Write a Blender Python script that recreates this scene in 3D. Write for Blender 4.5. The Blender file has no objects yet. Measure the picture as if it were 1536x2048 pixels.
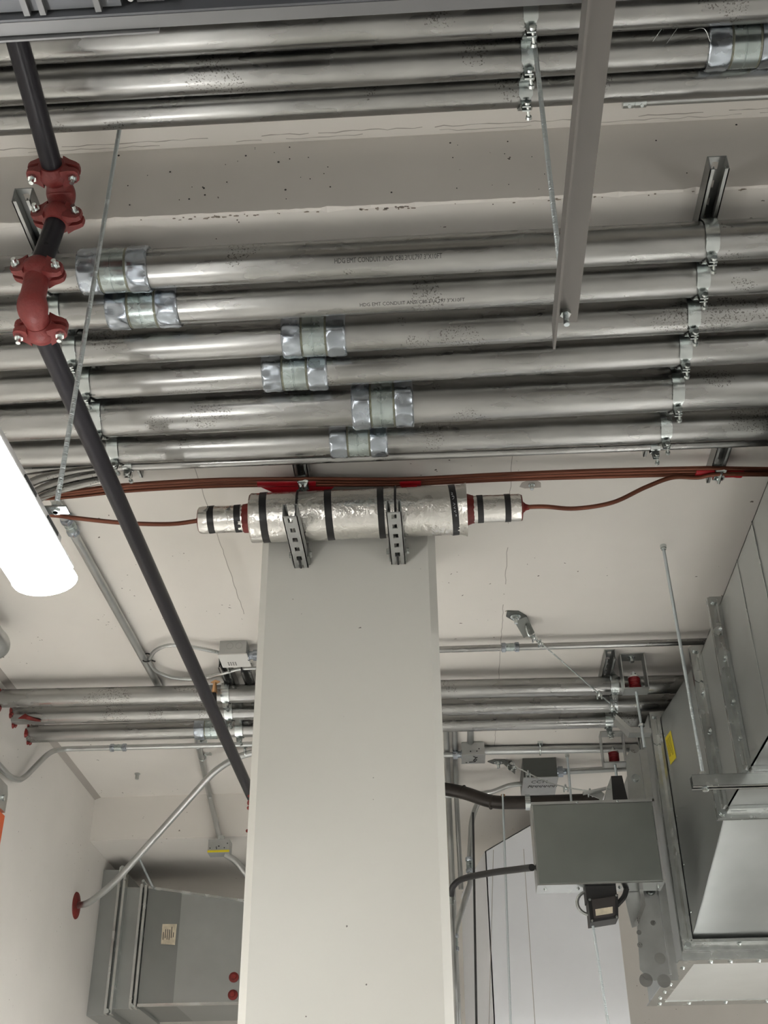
import bpy, math, random
from mathutils import Vector as V, Matrix
random.seed(7)

# ------------------------------------------------------------------ camera, world, exposure
CAMZ = 1.6                       # eye height above the floor; all geometry below is given relative to the eye
FPX, PITCH, YAW, ROLL = 2342.4, 0.57110, -0.04952, -0.01296
FW = V((math.sin(YAW)*math.cos(PITCH), math.cos(YAW)*math.cos(PITCH), math.sin(PITCH)))
RT0 = V((math.cos(YAW), -math.sin(YAW), 0)); UP0 = RT0.cross(FW)
RT = RT0*math.cos(ROLL) + UP0*math.sin(ROLL); UP = UP0*math.cos(ROLL) - RT0*math.sin(ROLL)
scene = bpy.context.scene
COL = scene.collection
cam = bpy.data.objects.new('camera', bpy.data.cameras.new('camera')); COL.objects.link(cam)
cam.matrix_world = Matrix(((RT.x, UP.x, -FW.x, 0), (RT.y, UP.y, -FW.y, 0), (RT.z, UP.z, -FW.z, CAMZ), (0, 0, 0, 1)))
cam.data.sensor_fit = 'HORIZONTAL'; cam.data.sensor_width = 36; cam.data.lens = FPX/1536*36
cam.data.clip_start = 0.02
scene.camera = cam
world = bpy.data.worlds.new('world'); scene.world = world; world.use_nodes = True
world.node_tree.nodes['Background'].inputs[0].default_value = (.8, .82, .85, 1)
world.node_tree.nodes['Background'].inputs[1].default_value = 0.25
scene.view_settings.view_transform = 'Standard'; scene.view_settings.look = 'None'
scene.view_settings.gamma = 1; scene.view_settings.use_curve_mapping = False
scene.view_settings.exposure = 1.62
scene.cycles.max_bounces = 6; scene.cycles.diffuse_bounces = 4; scene.cycles.glossy_bounces = 3
scene.cycles.caustics_reflective = False; scene.cycles.caustics_refractive = False
LAMP = 11.0                      # strength of the strip-lamp lenses

# ------------------------------------------------------------------ pixel helpers (a pixel gives a direction only)
def ray(x, y): return FW + RT*((x-768)/FPX) - UP*((y-1024)/FPX)
def az(x, y, z): d = ray(x, y); return d*(z/d.z)
def ay(x, y, Y): d = ray(x, y); return d*(Y/d.y)
def ax(x, y, X): d = ray(x, y); return d*(X/d.x)

# ------------------------------------------------------------------ materials
def mat(name, col, rough=.5, metal=0., var=.0, scale=8., stretch=(1, 1, 1), bump=0., bscale=40., rvar=.0, spots=None, emis=0., aniso=0., bstretch=None, spec=None, alpha=None):
    m = bpy.data.materials.new(name); m.use_nodes = True
    nt = m.node_tree; N = nt.nodes; L = nt.links; b = N['Principled BSDF']
    b.inputs['Roughness'].default_value = rough; b.inputs['Metallic'].default_value = metal
    b.inputs['Base Color'].default_value = (*col, 1)
    if spec is not None: b.inputs['Specular IOR Level'].default_value = spec
    tc0 = N.new('ShaderNodeTexCoord'); mp = N.new('ShaderNodeMapping')
    oi = N.new('ShaderNodeObjectInfo'); sc_ = N.new('ShaderNodeVectorMath'); sc_.operation = 'SCALE'; sc_.inputs[0].default_value = (37., 23., 11.); L.new(oi.outputs['Random'], sc_.inputs['Scale'])
    tc = N.new('ShaderNodeVectorMath'); tc.operation = 'ADD'; L.new(tc0.outputs['Object'], tc.inputs[0]); L.new(sc_.outputs[0], tc.inputs[1])   # every object gets its own stretch of texture
    L.new(tc.outputs[0], mp.inputs[0])
    mp.inputs['Scale'].default_value = stretch
    outc = None
    if var or rvar:
        n = N.new('ShaderNodeTexNoise'); n.inputs['Scale'].default_value = scale; n.inputs['Detail'].default_value = 3
        n.inputs['Roughness'].default_value = .6
        L.new(mp.outputs[0], n.inputs['Vector'])
        if var:
            r = N.new('ShaderNodeValToRGB'); r.color_ramp.elements[0].position = .3; r.color_ramp.elements[1].position = .7
            r.color_ramp.elements[0].color = (*[max(0, c*(1-var)) for c in col], 1)
            r.color_ramp.elements[1].color = (*[min(1, c*(1+var)) for c in col], 1)
            L.new(n.outputs['Fac'], r.inputs[0]); outc = r.outputs[0]
        if rvar:
            mr = N.new('ShaderNodeMapRange'); mr.inputs[1].default_value = .3; mr.inputs[2].default_value = .7
            mr.inputs[3].default_value = max(.02, rough-rvar); mr.inputs[4].default_value = rough+rvar
            L.new(n.outputs['Fac'], mr.inputs[0]); L.new(mr.outputs[0], b.inputs['Roughness'])
    if spots:                                   # (scale, threshold, colour, mask scale, mask threshold): small stains
        sc, th, sc_col, msc, mth = spots
        v = N.new('ShaderNodeTexNoise'); v.inputs['Scale'].default_value = sc; v.inputs['Detail'].default_value = 2
        L.new(tc.outputs[0], v.inputs['Vector'])
        k = N.new('ShaderNodeMath'); k.operation = 'GREATER_THAN'; k.inputs[1].default_value = th; L.new(v.outputs['Fac'], k.inputs[0])
        v2 = N.new('ShaderNodeTexNoise'); v2.inputs['Detail'].default_value = 1; v2.inputs['Scale'].default_value = msc; L.new(tc.outputs[0], v2.inputs['Vector'])
        k2 = N.new('ShaderNodeMath'); k2.operation = 'GREATER_THAN'; k2.inputs[1].default_value = mth; L.new(v2.outputs['Fac'], k2.inputs[0])
        mu = N.new('ShaderNodeMath'); mu.operation = 'MULTIPLY'; L.new(k.outputs[0], mu.inputs[0]); L.new(k2.outputs[0], mu.inputs[1])
        mx = N.new('ShaderNodeMix'); mx.data_type = 'RGBA'; L.new(mu.outputs[0], mx.inputs['Factor'])
        mx.inputs['A'].default_value = (*col, 1); mx.inputs['B'].default_value = (*sc_col, 1)
        if outc: L.new(outc, mx.inputs['A'])
        outc = mx.outputs['Result']
    if outc: L.new(outc, b.inputs['Base Color'])
    if bump:
        n2 = N.new('ShaderNodeTexNoise'); n2.inputs['Scale'].default_value = bscale; n2.inputs['Detail'].default_value = 2
        mp2 = N.new('ShaderNodeMapping'); mp2.inputs['Scale'].default_value = bstretch or stretch
        L.new(tc.outputs[0], mp2.inputs[0]); L.new(mp2.outputs[0], n2.inputs['Vector'])
        bp = N.new('ShaderNodeBump'); bp.inputs['Strength'].default_value = bump; bp.inputs['Distance'].default_value = .004
        L.new(n2.outputs['Fac'], bp.inputs['Height']); L.new(bp.outputs[0], b.inputs['Normal'])
    if emis:
        b.inputs['Emission Color'].default_value = (*col, 1); b.inputs['Emission Strength'].default_value = emis
    return m

M = {}
M['paint'] = mat('white_paint', (.80, .775, .735), .55, var=.025, scale=3, spots=(70, .735, (.22, .2, .18), 2.2, .52))
M['ceil'] = mat('ceiling_paint', (.80, .77, .725), .6, var=.03, scale=2.2, spots=(48, .735, (.16, .14, .12), 2.0, .56))
M['colpaint'] = mat('column_paint', (.82, .815, .765), .45, var=.012, scale=2, spots=(60, .77, (.25, .24, .22), 3, .5))
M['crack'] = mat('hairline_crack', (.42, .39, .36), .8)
M['chipm'] = mat('chipped_concrete', (.30, .26, .22), .9, var=.4, scale=60)
M['floor'] = mat('light_floor_coating', (.52, .515, .495), .5, var=.05, scale=3)
M['galv'] = mat('galvanized_conduit', (.37, .37, .36), .29, 1., var=.16, scale=14, stretch=(.3, 1, 1), rvar=.07, spots=(230, .60, (.17, .165, .155), 6, .63))
M['galv2'] = mat('galvanized_small_conduit', (.52, .535, .53), .36, 1., var=.1, scale=10, rvar=.06)
M['zinc'] = mat('zinc_plating', (.60, .64, .635), .24, 1., var=.12, scale=14, rvar=.06)
M['coup'] = mat('coupling_steel', (.44, .50, .495), .28, 1., var=.12, scale=20, rvar=.06)
M['nutb'] = mat('blue_tinted_nut', (.42, .46, .51), .24, 1., var=.18, scale=20, rvar=.06)
M['thread'] = mat('thread_brass_tint', (.40, .40, .33), .4, 1., var=.2, scale=60)
M['strut'] = mat('strut_steel', (.40, .41, .40), .42, 1., var=.12, scale=10, rvar=.06)
M['strutd'] = mat('strut_arm_steel', (.42, .43, .42), .55, .6, var=.1, scale=12)
M['alu'] = mat('mill_finish_angle', (.19, .18, .17), .45, .8, var=.06, scale=8, stretch=(1, .1, 1), rvar=.05)
M['rod'] = mat('threaded_rod_zinc', (.60, .66, .69), .3, 1., bump=.9, bscale=260, bstretch=(.2, .2, 1.6))
M['blackpipe'] = mat('black_pipe_lacquer', (.016, .015, .019), .30, 0., var=.3, scale=6, stretch=(1, .1, 1), rvar=.06, spec=.22)
M['redpaint'] = mat('red_coupling_paint', (.185, .027, .025), .48, var=.15, scale=30, bump=.25, bscale=160)
M['redcaulk'] = mat('red_firestop', (.20, .018, .014), .5, var=.35, scale=25, bump=.4, bscale=60)
M['redtape'] = mat('red_tape', (.40, .010, .018), .35, var=.12, scale=18, bump=.2, bscale=60)
M['copper'] = mat('aged_copper', (.17, .064, .040), .45, .8, var=.35, scale=9, stretch=(.15, 1, 1), rvar=.08)
M['foil'] = mat('foil_wrap', (.80, .785, .75), .27, 1., var=.05, scale=8, bump=.5, bscale=85, rvar=.06)
M['black'] = mat('black_band', (.012, .012, .013), .4)
M['blackrub'] = mat('black_rubber', (.016, .016, .017), .5)
M['duct2'] = mat('duct_sheet_dark_reflection', (.30, .315, .31), .36, .92, var=.07, scale=3, rvar=.05)  # darker copy of the duct sheet, standing in for a dim reflection
M['duct'] = mat('duct_sheet_steel', (.43, .45, .445), .38, .92, var=.07, scale=4, rvar=.05)
M['ductf'] = mat('duct_flange_steel', (.62, .64, .63), .23, 1., var=.12, scale=14, rvar=.07)
M['bright'] = mat('plenum_sheet_lamp_reflection', (.86, .88, .87), .42, .75, var=.04, scale=3, rvar=.05)  # lightened to stand in for a lamp reflected in the plenum underside
M['box'] = mat('grey_enclosure', (.12, .128, .12), .42, .5, var=.06, scale=5)
M['jbox'] = mat('junction_box_steel', (.48, .49, .485), .42, .8, var=.08, scale=14)
M['ctrl'] = mat('control_box_sheet', (.27, .29, .275), .4, .8, var=.1, scale=3)
M['tray'] = mat('dark_grey_tray', (.10, .105, .115), .45, .2, var=.08, scale=5)
M['trayl'] = mat('grey_tray_lip', (.17, .172, .176), .45, .4, var=.05, scale=5)
M['lamph'] = mat('lamp_housing_white', (.52, .52, .52), .45)
M['lens'] = mat('lit_lamp_lens', (1., .985, .95), .4, emis=LAMP)
M['wrap'] = mat('white_sheeting', (.89, .91, .95), .4, var=.02, scale=4, bump=.5, bscale=3.2)
M['yellow'] = mat('yellow_label', (.80, .66, .02), .5)
M['yellowd'] = mat('yellow_label_print', (.35, .28, .02), .6)
M['cream'] = mat('paper_label', (.62, .55, .42), .6, var=.15, scale=40)
M['ink'] = mat('black_ink', (.025, .025, .025), .6)
M['inkg'] = mat('grey_stamped_ink', (.03, .03, .03), .6)
M['chalk'] = mat('white_marker', (.55, .57, .6), .6)
M['spring'] = mat('red_spring_paint', (.25, .008, .012), .35)
M['white'] = mat('white_plastic', (.72, .72, .70), .4)
M['orange'] = mat('orange_paint', (.75, .13, .03), .45)
M['brass'] = mat('brass_lug', (.70, .42, .22), .3, 1.)
M['glass'] = mat('smoked_cover', (.05, .045, .045), .12, 0., spec=.8)
M['iron'] = mat('black_iron_pipe', (.030, .024, .020), .42, .3, var=.5, scale=9, rvar=.08)
M['darkgap'] = mat('dark_steel', (.05, .05, .052), .5, .3)

# ------------------------------------------------------------------ mesh builder
class MB:
    def __init__(s): s.v = []; s.f = []
    def quadbox(s, p):                       # 8 points: bottom loop 0-3, top loop 4-7
        b = len(s.v); s.v += [V(q) for q in p]
        s.f += [tuple(b+i for i in t) for t in ((0, 3, 2, 1), (4, 5, 6, 7), (0, 1, 5, 4), (1, 2, 6, 5), (2, 3, 7, 6), (3, 0, 4, 7))]
        return s
    def box(s, lo, hi):
        x0, y0, z0 = lo; x1, y1, z1 = hi
        return s.quadbox([(x0, y0, z0), (x1, y0, z0), (x1, y1, z0), (x0, y1, z0), (x0, y0, z1), (x1, y0, z1), (x1, y1, z1), (x0, y1, z1)])
    def obox(s, c, ex, ey, ez):              # centre and three half-edge vectors
        c = V(c); ex, ey, ez = V(ex), V(ey), V(ez)
        return s.quadbox([c-ex-ey-ez, c+ex-ey-ez, c+ex+ey-ez, c-ex+ey-ez, c-ex-ey+ez, c+ex-ey+ez, c+ex+ey+ez, c-ex+ey+ez])
    def prism(s, poly, d):                   # polygon (3D points) extruded by vector d
        n = len(poly); b = len(s.v); d = V(d)
        s.v += [V(p) for p in poly] + [V(p)+d for p in poly]
        s.f += [tuple(range(b+n-1, b-1, -1)), tuple(range(b+n, b+2*n))]
        s.f += [(b+i, b+(i+1) % n, b+n+(i+1) % n, b+n+i) for i in range(n)]
        return s
    def loops(s, rings, cap=True):
        n = len(rings[0]); b = len(s.v)
        for r in rings: s.v += [V(p) for p in r]
        for k in range(len(rings)-1):
            for i in range(n):
                s.f.append((b+k*n+i, b+k*n+(i+1) % n, b+(k+1)*n+(i+1) % n, b+(k+1)*n+i))
        if cap:
            s.f.append(tuple(range(b+n-1, b-1, -1))); e = b+(len(rings)-1)*n; s.f.append(tuple(range(e, e+n)))
        return s
    def tube(s, pts, r, n=16, cap=True):
        pts = [V(p) for p in pts]; rr = r if isinstance(r, (list, tuple)) else [r]*len(pts)
        t = (pts[1]-pts[0]).normalized()
        u = t.orthogonal().normalized(); rings = []
        for i, p in enumerate(pts):
            if i == 0: d = (pts[1]-p)
            elif i == len(pts)-1: d = p-pts[i-1]
            else: d = (p-pts[i-1]).normalized()+(pts[i+1]-p).normalized()
            d.normalize(); u = (u-d*u.dot(d)).normalized(); w = d.cross(u)
            rings.append([p+(u*math.cos(2*math.pi*k/n)+w*math.sin(2*math.pi*k/n))*rr[i] for k in range(n)])
        return s.loops(rings, cap)
    def lathe(s, p0, d, prof, n=24, lobes=0, amp=0., u=None, cap=True):   # prof: (distance along d, radius[, lobed?])
        p0 = V(p0); d = V(d).normalized(); u = (V(u) if u is not None else d.orthogonal()).normalized(); w = d.cross(u); rings = []
        for q in prof:
            t, r = q[0], q[1]; a = amp*(q[2] if len(q) > 2 else 0)
            rings.append([p0+d*t+(u*math.cos(2*math.pi*k/n)+w*math.sin(2*math.pi*k/n))*(r*(1+a*math.cos(lobes*2*math.pi*k/n))) for k in range(n)])
        return s.loops(rings, cap)
    def torus(s, c, axis, R, r, n=24, m=8, a0=0, a1=2*math.pi):
        axis = V(axis).normalized(); u = axis.orthogonal().normalized(); w = axis.cross(u); c = V(c)
        pts = [c+(u*math.cos(a0+(a1-a0)*k/n)+w*math.sin(a0+(a1-a0)*k/n))*R for k in range(n+1)]
        return s.tube(pts, r, m)

def rounded(pts, rad, seg=6):                # polyline with rounded corners
    pts = [V(p) for p in pts]; rad = rad if isinstance(rad, (list, tuple)) else [rad]*len(pts); out = [pts[0]]
    for i in range(1, len(pts)-1):
        a, b, c = pts[i-1], pts[i], pts[i+1]; d1 = (a-b); d2 = (c-b)
        k = min(rad[i], d1.length*.48, d2.length*.48); p = b+d1.normalized()*k; q = b+d2.normalized()*k
        for j in range(seg+1):
            t = j/seg; out.append(p*(1-t)**2+b*2*t*(1-t)+q*t*t)
    return out+[pts[-1]]
def spline(pts, seg=8):                      # Catmull-Rom
    P = [V(p) for p in pts]; P = [P[0]*2-P[1]]+P+[P[-1]*2-P[-2]]; out = []
    for i in range(1, len(P)-2):
        for j in range(seg):
            t = j/seg; a, b, c, d = P[i-1:i+3]
            out.append(.5*((2*b)+(c-a)*t+(2*a-5*b+4*c-d)*t*t+(3*b-a-3*c+d)*t**3))
    return out+[P[-2]]

ORG = {}
def thing(name, label, cat, base, group=None):
    o = bpy.data.objects.new(name, None); COL.objects.link(o); o.empty_display_size = .05
    base = V(base); o.location = base+V((0, 0, CAMZ)); ORG[o] = base
    o['label'] = label; o['category'] = cat
    if group: o['group'] = group
    return o
def obj(name, mb, m, parent=None, smooth=True, label=None, kind=None, ang=35):
    me = bpy.data.meshes.new(name); o = bpy.data.objects.new(name, me); COL.objects.link(o)
    if parent is not None: org = ORG[parent]; o.parent = parent
    else:
        lo = [min(p[i] for p in mb.v) for i in range(3)]; hi = [max(p[i] for p in mb.v) for i in range(3)]
        org = V(((lo[0]+hi[0])/2, (lo[1]+hi[1])/2, lo[2])); o.location = org+V((0, 0, CAMZ))
    ORG[o] = org
    me.from_pydata([tuple(p-org) for p in mb.v], [], mb.f); me.materials.append(M[m]); me.update()
    if smooth:
        me.polygons.foreach_set('use_smooth', [True]*len(me.polygons)); me.set_sharp_from_angle(angle=math.radians(ang))
    if label: o['label'] = label
    if kind: o['kind'] = kind
    return o
def single(name, mb, m, label, cat, group=None, smooth=True, kind=None):
    o = obj(name, mb, m, None, smooth); o['label'] = label; o['category'] = cat
    if group: o['group'] = group
    if kind: o['kind'] = kind
    return o
def struct(name, mb, m, smooth=False, label=None):
    o = obj(name, mb, m, None, smooth); o['kind'] = 'structure'
    if label: o['label'] = label
    return o
def text_mb(txt, size, place, thick=.0004):   # flat lettering; place(u, v) maps text plane to space
    cu = bpy.data.curves.new('t', 'FONT'); cu.body = txt; cu.size = size; cu.resolution_u = 2
    o = bpy.data.objects.new('t', cu); COL.objects.link(o)
    bpy.context.view_layer.update()
    me = o.evaluated_get(bpy.context.evaluated_depsgraph_get()).to_mesh()
    mb = MB(); mb.v = [place(p.co.x, p.co.y) for p in me.vertices]; mb.f = [tuple(q.vertices) for q in me.polygons]
    w = max((p.co.x for p in me.vertices), default=0)
    bpy.data.objects.remove(o); bpy.data.curves.remove(cu)
    return mb, w
X, Y, Z = V((1, 0, 0)), V((0, 1, 0)), V((0, 0, 1))

# ------------------------------------------------------------------ the room
H, HU, HB = 1.996, 2.226, 1.778        # main slab, raised slab near the camera, soffit of the far beam
YD, YB, YC = 1.835, 5.656, 2.948       # ceiling drop, far beam, column face
XL, XR, YN, YF, FL = -1.757, 4.2, -4.5, 7.4, -1.6
c = MB(); n = 420; xs = [XL+(XR-XL)*i/n for i in range(n+1)]
rows = [[], [], [], [], [], []]
chip = 0
for i, x in enumerate(xs):
    k = random.random(); chip = chip*.55 + (random.uniform(.2, 1) if k < .10 else 0)
    j = random.uniform(0, .0022)
    rows[0].append(V((x, YN, HU))); rows[1].append(V((x, YD, HU)))
    rows[2].append(V((x, YD, H+.003+j+.004*chip))); rows[3].append(V((x, YD+.004+j+.006*chip, H)))
    rows[4].append(V((x, YB, H)))
    rows[5].append(V((x, YF, H)))
for k in range(5):
    b = len(c.v); c.v += rows[k]+rows[k+1]
    for i in range(n): c.f.append((b+i, b+i+1, b+n+2+i, b+n+1+i))
ceiling = struct('ceiling', c, 'ceil', label='white painted concrete slab that steps up nearer the camera')
struct('trim_1', MB().box((XL, YB, HB), (-.1, YF, H+.01)), 'ceil', label='white concrete beam beyond the hanging conduits')
# seams left by the formwork boards, and a crack along the step: thin raised ridges
def ridge(name, pts, w, m='crack'):
    mb = MB(); rr = []
    for p in pts:
        q = V(p); q.z -= .0006
        rr.append([q-V((w, 0, 0)), q-V((w, 0, -.002)), q+V((w, 0, .002)), q+V((w, 0, 0))])
    mb.loops(rr); obj(name, mb, m, ceiling, False)
for x0, y0, y1 in ((-.70, 2.75, 3.75), (.24, 2.80, 3.2), (.242, 3.35, 3.6), (.24, 3.75, 5.2)):
    k = int((y1-y0)/.03); ridge('formwork_seam', [(x0+random.uniform(-.002, .002), y0+(y1-y0)*i/k, H) for i in range(k+1)], .0011)
for z, y, w in ((HU, YD-.022, .0011), (HU, YD-.010, .0007)):
    mb = MB(); x = XL+.3
    while x < XR-.5:
        l = random.uniform(.05, .35); k = max(2, int(l/.02)); rr = []
        for i in range(k+1):
            q = V((x+l*i/k, y+random.uniform(-.0025, .0025), z-.0004)); w2 = w*random.uniform(.3, 1.3)
            rr.append([q-V((0, w2, 0)), q-V((0, w2, -.001)), q+V((0, w2, .001)), q+V((0, w2, 0))])
        mb.loops(rr); x += l+random.uniform(.02, .2)
    obj('hairline_crack', mb, 'crack', ceiling, False)
mb = MB()                                                          # bug holes in the step face, crumbs along its edge
for i in range(50):
    x = random.uniform(-1.0, 1.1); z = random.uniform(H+.02, HU-.01); r = random.choice((.0012, .0016, .0022, .003))
    if random.random() < .45: x = random.gauss(-.35, .16)
    mb.lathe((x, YD+.002, z), (0, -1, 0), [(0, r), (.0028, r*random.uniform(.6, 1))], 6)
obj('bug_hole', mb, 'ink', ceiling, False, kind='stuff')
mb = MB()
for i in range(80):
    x = random.choice((random.gauss(-.45, .06), random.gauss(-.10, .05), random.gauss(-.05, .03), random.uniform(-1, 1.1), random.gauss(.35, .04))); y = YD+.004+abs(random.gauss(0, .004)); r = random.uniform(.0006, .0022)
    e = random.uniform(1, 3.5)
    mb.prism([V((x+math.cos(q)*r*e*random.uniform(.6, 1.3), y+math.sin(q)*r*random.uniform(.5, 1.2), H+.0005)) for q in (0, .9, 1.9, 2.8, 3.9, 5.1)], (0, 0, -.0018))
obj('concrete_crumb', mb, 'chipm', ceiling, False, kind='stuff')
struct('floor', MB().box((XL-.2, YN-.2, FL-.1), (XR+.2, YF+.2, FL)), 'floor')
struct('wall_left', MB().box((XL-.15, YN, FL), (XL, YF, HU+.1)), 'paint')
struct('wall_right', MB().box((XR, YN, FL), (XR+.15, YF, HU+.1)), 'paint')
struct('wall_back', MB().box((XL, YN-.15, FL), (XR, YN, HU+.1)), 'paint')
struct('wall_front', MB().box((XL, YF, FL), (XR, YF+.15, HU+.1)), 'paint')
# column with chamfered corners
cx0, cx1, ch = -.511, .003, .022
poly = [V(p) for p in ((cx0+ch, YC, FL), (cx1-ch, YC, FL), (cx1, YC+ch, FL), (cx1, YC+.48, FL), (cx1-ch, YC+.5, FL), (cx0+ch, YC+.5, FL), (cx0, YC+.48, FL), (cx0, YC+ch, FL))]
struct('column', MB().prism(poly, (0, 0, H-FL)), 'colpaint', label='square white concrete column with chamfered corners')

# ------------------------------------------------------------------ strip lamps
def strip_lamp(x, y0, y1, z, label, rods=()):
    t = thing('strip_lamp', label, 'lamp', (x, (y0+y1)/2, z-.1), 'strip lamps')
    obj('housing', MB().prism([V((x-.046, y0, z)), V((x+.046, y0, z)), V((x+.051, y0, z-.006)), V((x+.051, y0, z-.026)), V((x-.051, y0, z-.026)), V((x-.051, y0, z-.006))], (0, y1-.085-y0, 0)), 'lamph', t, False)
    pr = []
    for k in range(19):
        a = math.radians(-40+260*k/18); pr.append((x+.062*math.cos(a), z-.048-.034*math.sin(a)))
    obj('lens', MB().prism([V((p, y0+.006, q)) for p, q in pr], (0, y1-y0-.012, 0)), 'lens', t)
    for yy in (y0, y1-.006):
        obj('end_cap', MB().prism([V((x+(p-x)*1.02, yy, q-.0005)) for p, q in pr], (0, .006, 0)), 'lens' if yy > y0 else 'lamph', t)
    obj('edge_rail', MB().box((x+.047, y0, z-.029), (x+.056, y1-.01, z-.025)), 'lamph', t, False)
    for q in (.30, .17): obj('latch', MB().box((x+.0505, y1-q, z-.020), (x+.054, y1-q+.06, z-.012)), 'darkgap', t, False)
    for ry in rods: obj('hanger_bracket', MB().box((x+.03, ry-.012, z), (x+.085, ry+.012, z+.004)), 'zinc', t, False)
    return t
LX = -.742
strip_lamp(LX, .62, 1.905, 1.150, 'lit white strip lamp hanging on a rod at the left edge', (1.74,))
strip_lamp(LX, -.9, .3, 1.150, 'strip lamp hanging left of the camera')
strip_lamp(1.9, -1.6, .8, .45, 'unseen strip lamp right of the camera, hung low to brighten the column')  # out of view; lowered and lengthened to light the lower column
strip_lamp(2.7, 2.4, 4.8, .80, 'added unseen strip lamp low beyond the main duct, brightening the rear')  # added out of view to brighten duct undersides, sheeting and left wall
strip_lamp(-1.15, 2.6, 5.0, .12, 'added unseen strip lamp low along the left wall, brightening wall and ceiling')  # added below the view to lift the left wall and rear ceiling
strip_lamp(.95, 2.6, 4.6, .12, 'added unseen strip lamp low under the main duct, brightening it from below')  # added below the view to light the ducts, sheeting and right ceiling

# ------------------------------------------------------------------ generic hardware
def rod(label, top, bottom, r=.0048, group='threaded hanger rods', nuts=(), anchor=True, m='rod'):
    top, bottom = V(top), V(bottom)
    t = thing('threaded_rod', label, 'rod', bottom, group)
    obj('shank', MB().tube([bottom, top], r, 12), m, t)
    d = (top-bottom).normalized()
    for k in nuts: obj('hex_nut', MB().lathe(bottom+d*k, d, [(0, .0095), (.008, .0095)], 6), 'zinc', t, False)
    if anchor: obj('drop_in_anchor', MB().lathe(top-d*.018, d, [(0, .008), (.006, .008), (.006, .010), (.0178, .010)], 12), 'zinc', t)
    return t
def strut(name, label, cat, p0, p1, up, group=None, lip=True, m='strut', size=.0413, slot0=.025):
    # slotted channel; back plate on the 'up' side, lipped opening opposite
    p0, p1, up = V(p0), V(p1), V(up).normalized(); d = (p1-p0); L = d.length; d.normalize(); s = d.cross(up).normalized()
    t = thing(name, label, cat, (p0+p1)/2-up*size, group); h = size/2; th = .0027
    mb = MB()
    for sg in (-1, 1):
        mb.obox((p0+p1)/2+s*sg*(h-th/2)-up*h, d*L/2, s*th/2, up*h)                 # side
        if lip:
            mb.obox((p0+p1)/2+s*sg*(h-.0048)-up*(size-th/2), d*L/2, s*.0048, up*th/2)
            mb.obox((p0+p1)/2+s*sg*(h-.0085)-up*(size-.005), d*L/2, s*.0012, up*.004)
        mb.obox((p0+p1)/2+s*sg*(h+.007)/2-up*th/2, d*L/2, s*(h-.007)/2, up*th/2)   # back strips beside slots
    k = 0
    edges = [0]; q = slot0
    while q < L:
        edges += [max(0, q-.011), min(L, q+.011)]; q += .0508
    edges.append(L)
    for a, b in zip(edges[::2], edges[1::2]):
        if b-a > .001: mb.obox(p0+d*(a+b)/2-up*th/2, d*(b-a)/2, s*.007, up*th/2)
    obj('channel', mb, m, t, False)
    return t
def clamp(label, x, y, z, r, htop, group, w=.030, m='zinc', tilt=0.):
    # two-piece pipe strap: halves hook into the strut above and are drawn together by one screw below
    t = thing('strap_clamp', label, 'clamp', (x, y, z-r-.02), group)
    for sg in (-1, 1):
        pts = []
        pts.append((sg*.010, htop-z)); pts.append((sg*.012, r+.004))
        for k in range(11):
            a = math.radians(90-14) - k*math.radians(180-14-8)/10
            pts.append((sg*(r+.0030)*math.cos(a), (r+.0030)*math.sin(a)))
        pts.append((sg*.0035, -r-.005)); pts.append((sg*.0035, -r-.026))
        rings = []
        for i, (a, b) in enumerate(pts):
            ww = w*(.38 if i == 0 else .75 if i == 1 else 1 if i < 12 else .8 if i == 13 else .6)/2
            th = .0034
            e = pts[min(i+1, len(pts)-1)]; f = pts[max(i-1, 0)]
            tx, tz = e[0]-f[0], e[1]-f[1]; l = math.hypot(tx, tz); nx, nz = -tz/l*th*sg, tx/l*th*sg
            c0 = V((x, y+a, z+b)); c1 = V((x, y+a+nx, z+b+nz))
            rings.append([c0-X*ww, c0+X*ww, c1+X*ww, c1-X*ww])
        mb = MB().loops(rings); obj('strap_half', mb, m, t, True, ang=40)
    s0 = V((x+.002, y-.010, z-r-.019))
    sc = MB().tube([s0, s0+V((.004, .034, -.006))], .0034, 8); sc.lathe(s0-Y*.004, Y, [(0, .0065), (.005, .0075)], 10); sc.lathe(s0+V((.004, .030, -.006)), Y, [(0, .0062), (.007, .0070)], 8)
    obj('screw', sc, 'zinc', t, False)
    return t
def coupling(parent, x0, x1, y, z, R, ph=0., m='coup', mn='nutb'):
    # compression coupling: sleeve with centre bead, thread rings, two lobed gland nuts
    L = x1-x0; nl = L*.30; p = V((x0, y, z))
    bd = obj('coupling', MB().lathe(p+X*nl*.9, X, [(0, R*1.10), (L*.06, R*1.10), (L*.06, R*1.135), (L*.205, R*1.135), (L*.21, R*1.11), (L*.225, R*1.11), (L*.23, R*1.135), (L-nl*1.8-L*.06, R*1.135), (L-nl*1.8-L*.06, R*1.10), (L-nl*1.8, R*1.10)], 40), m, parent)
    for s in (0, 1):
        q = p if s == 0 else p+X*L; d = X if s == 0 else -X
        u = V((0, math.cos(ph+s*.4), math.sin(ph+s*.4)))
        obj('gland_nut', MB().lathe(q, d, [(0, R*1.0), (0, R*1.12), (L*.018, R*1.17), (L*.05, R*1.18, 1), (nl*.55, R*1.15, 1), (nl*.85, R*1.19, .7), (nl*.98, R*1.16), (nl, R*1.08)], 64, 8, .030, u), mn, bd)
        obj('thread_ring', MB().lathe(q+d*nl*.98, d, [(k*L*.0075, R*(1.125 if k % 2 else 1.10)) for k in range(9)], 32), 'thread', bd)
    return bd
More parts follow.
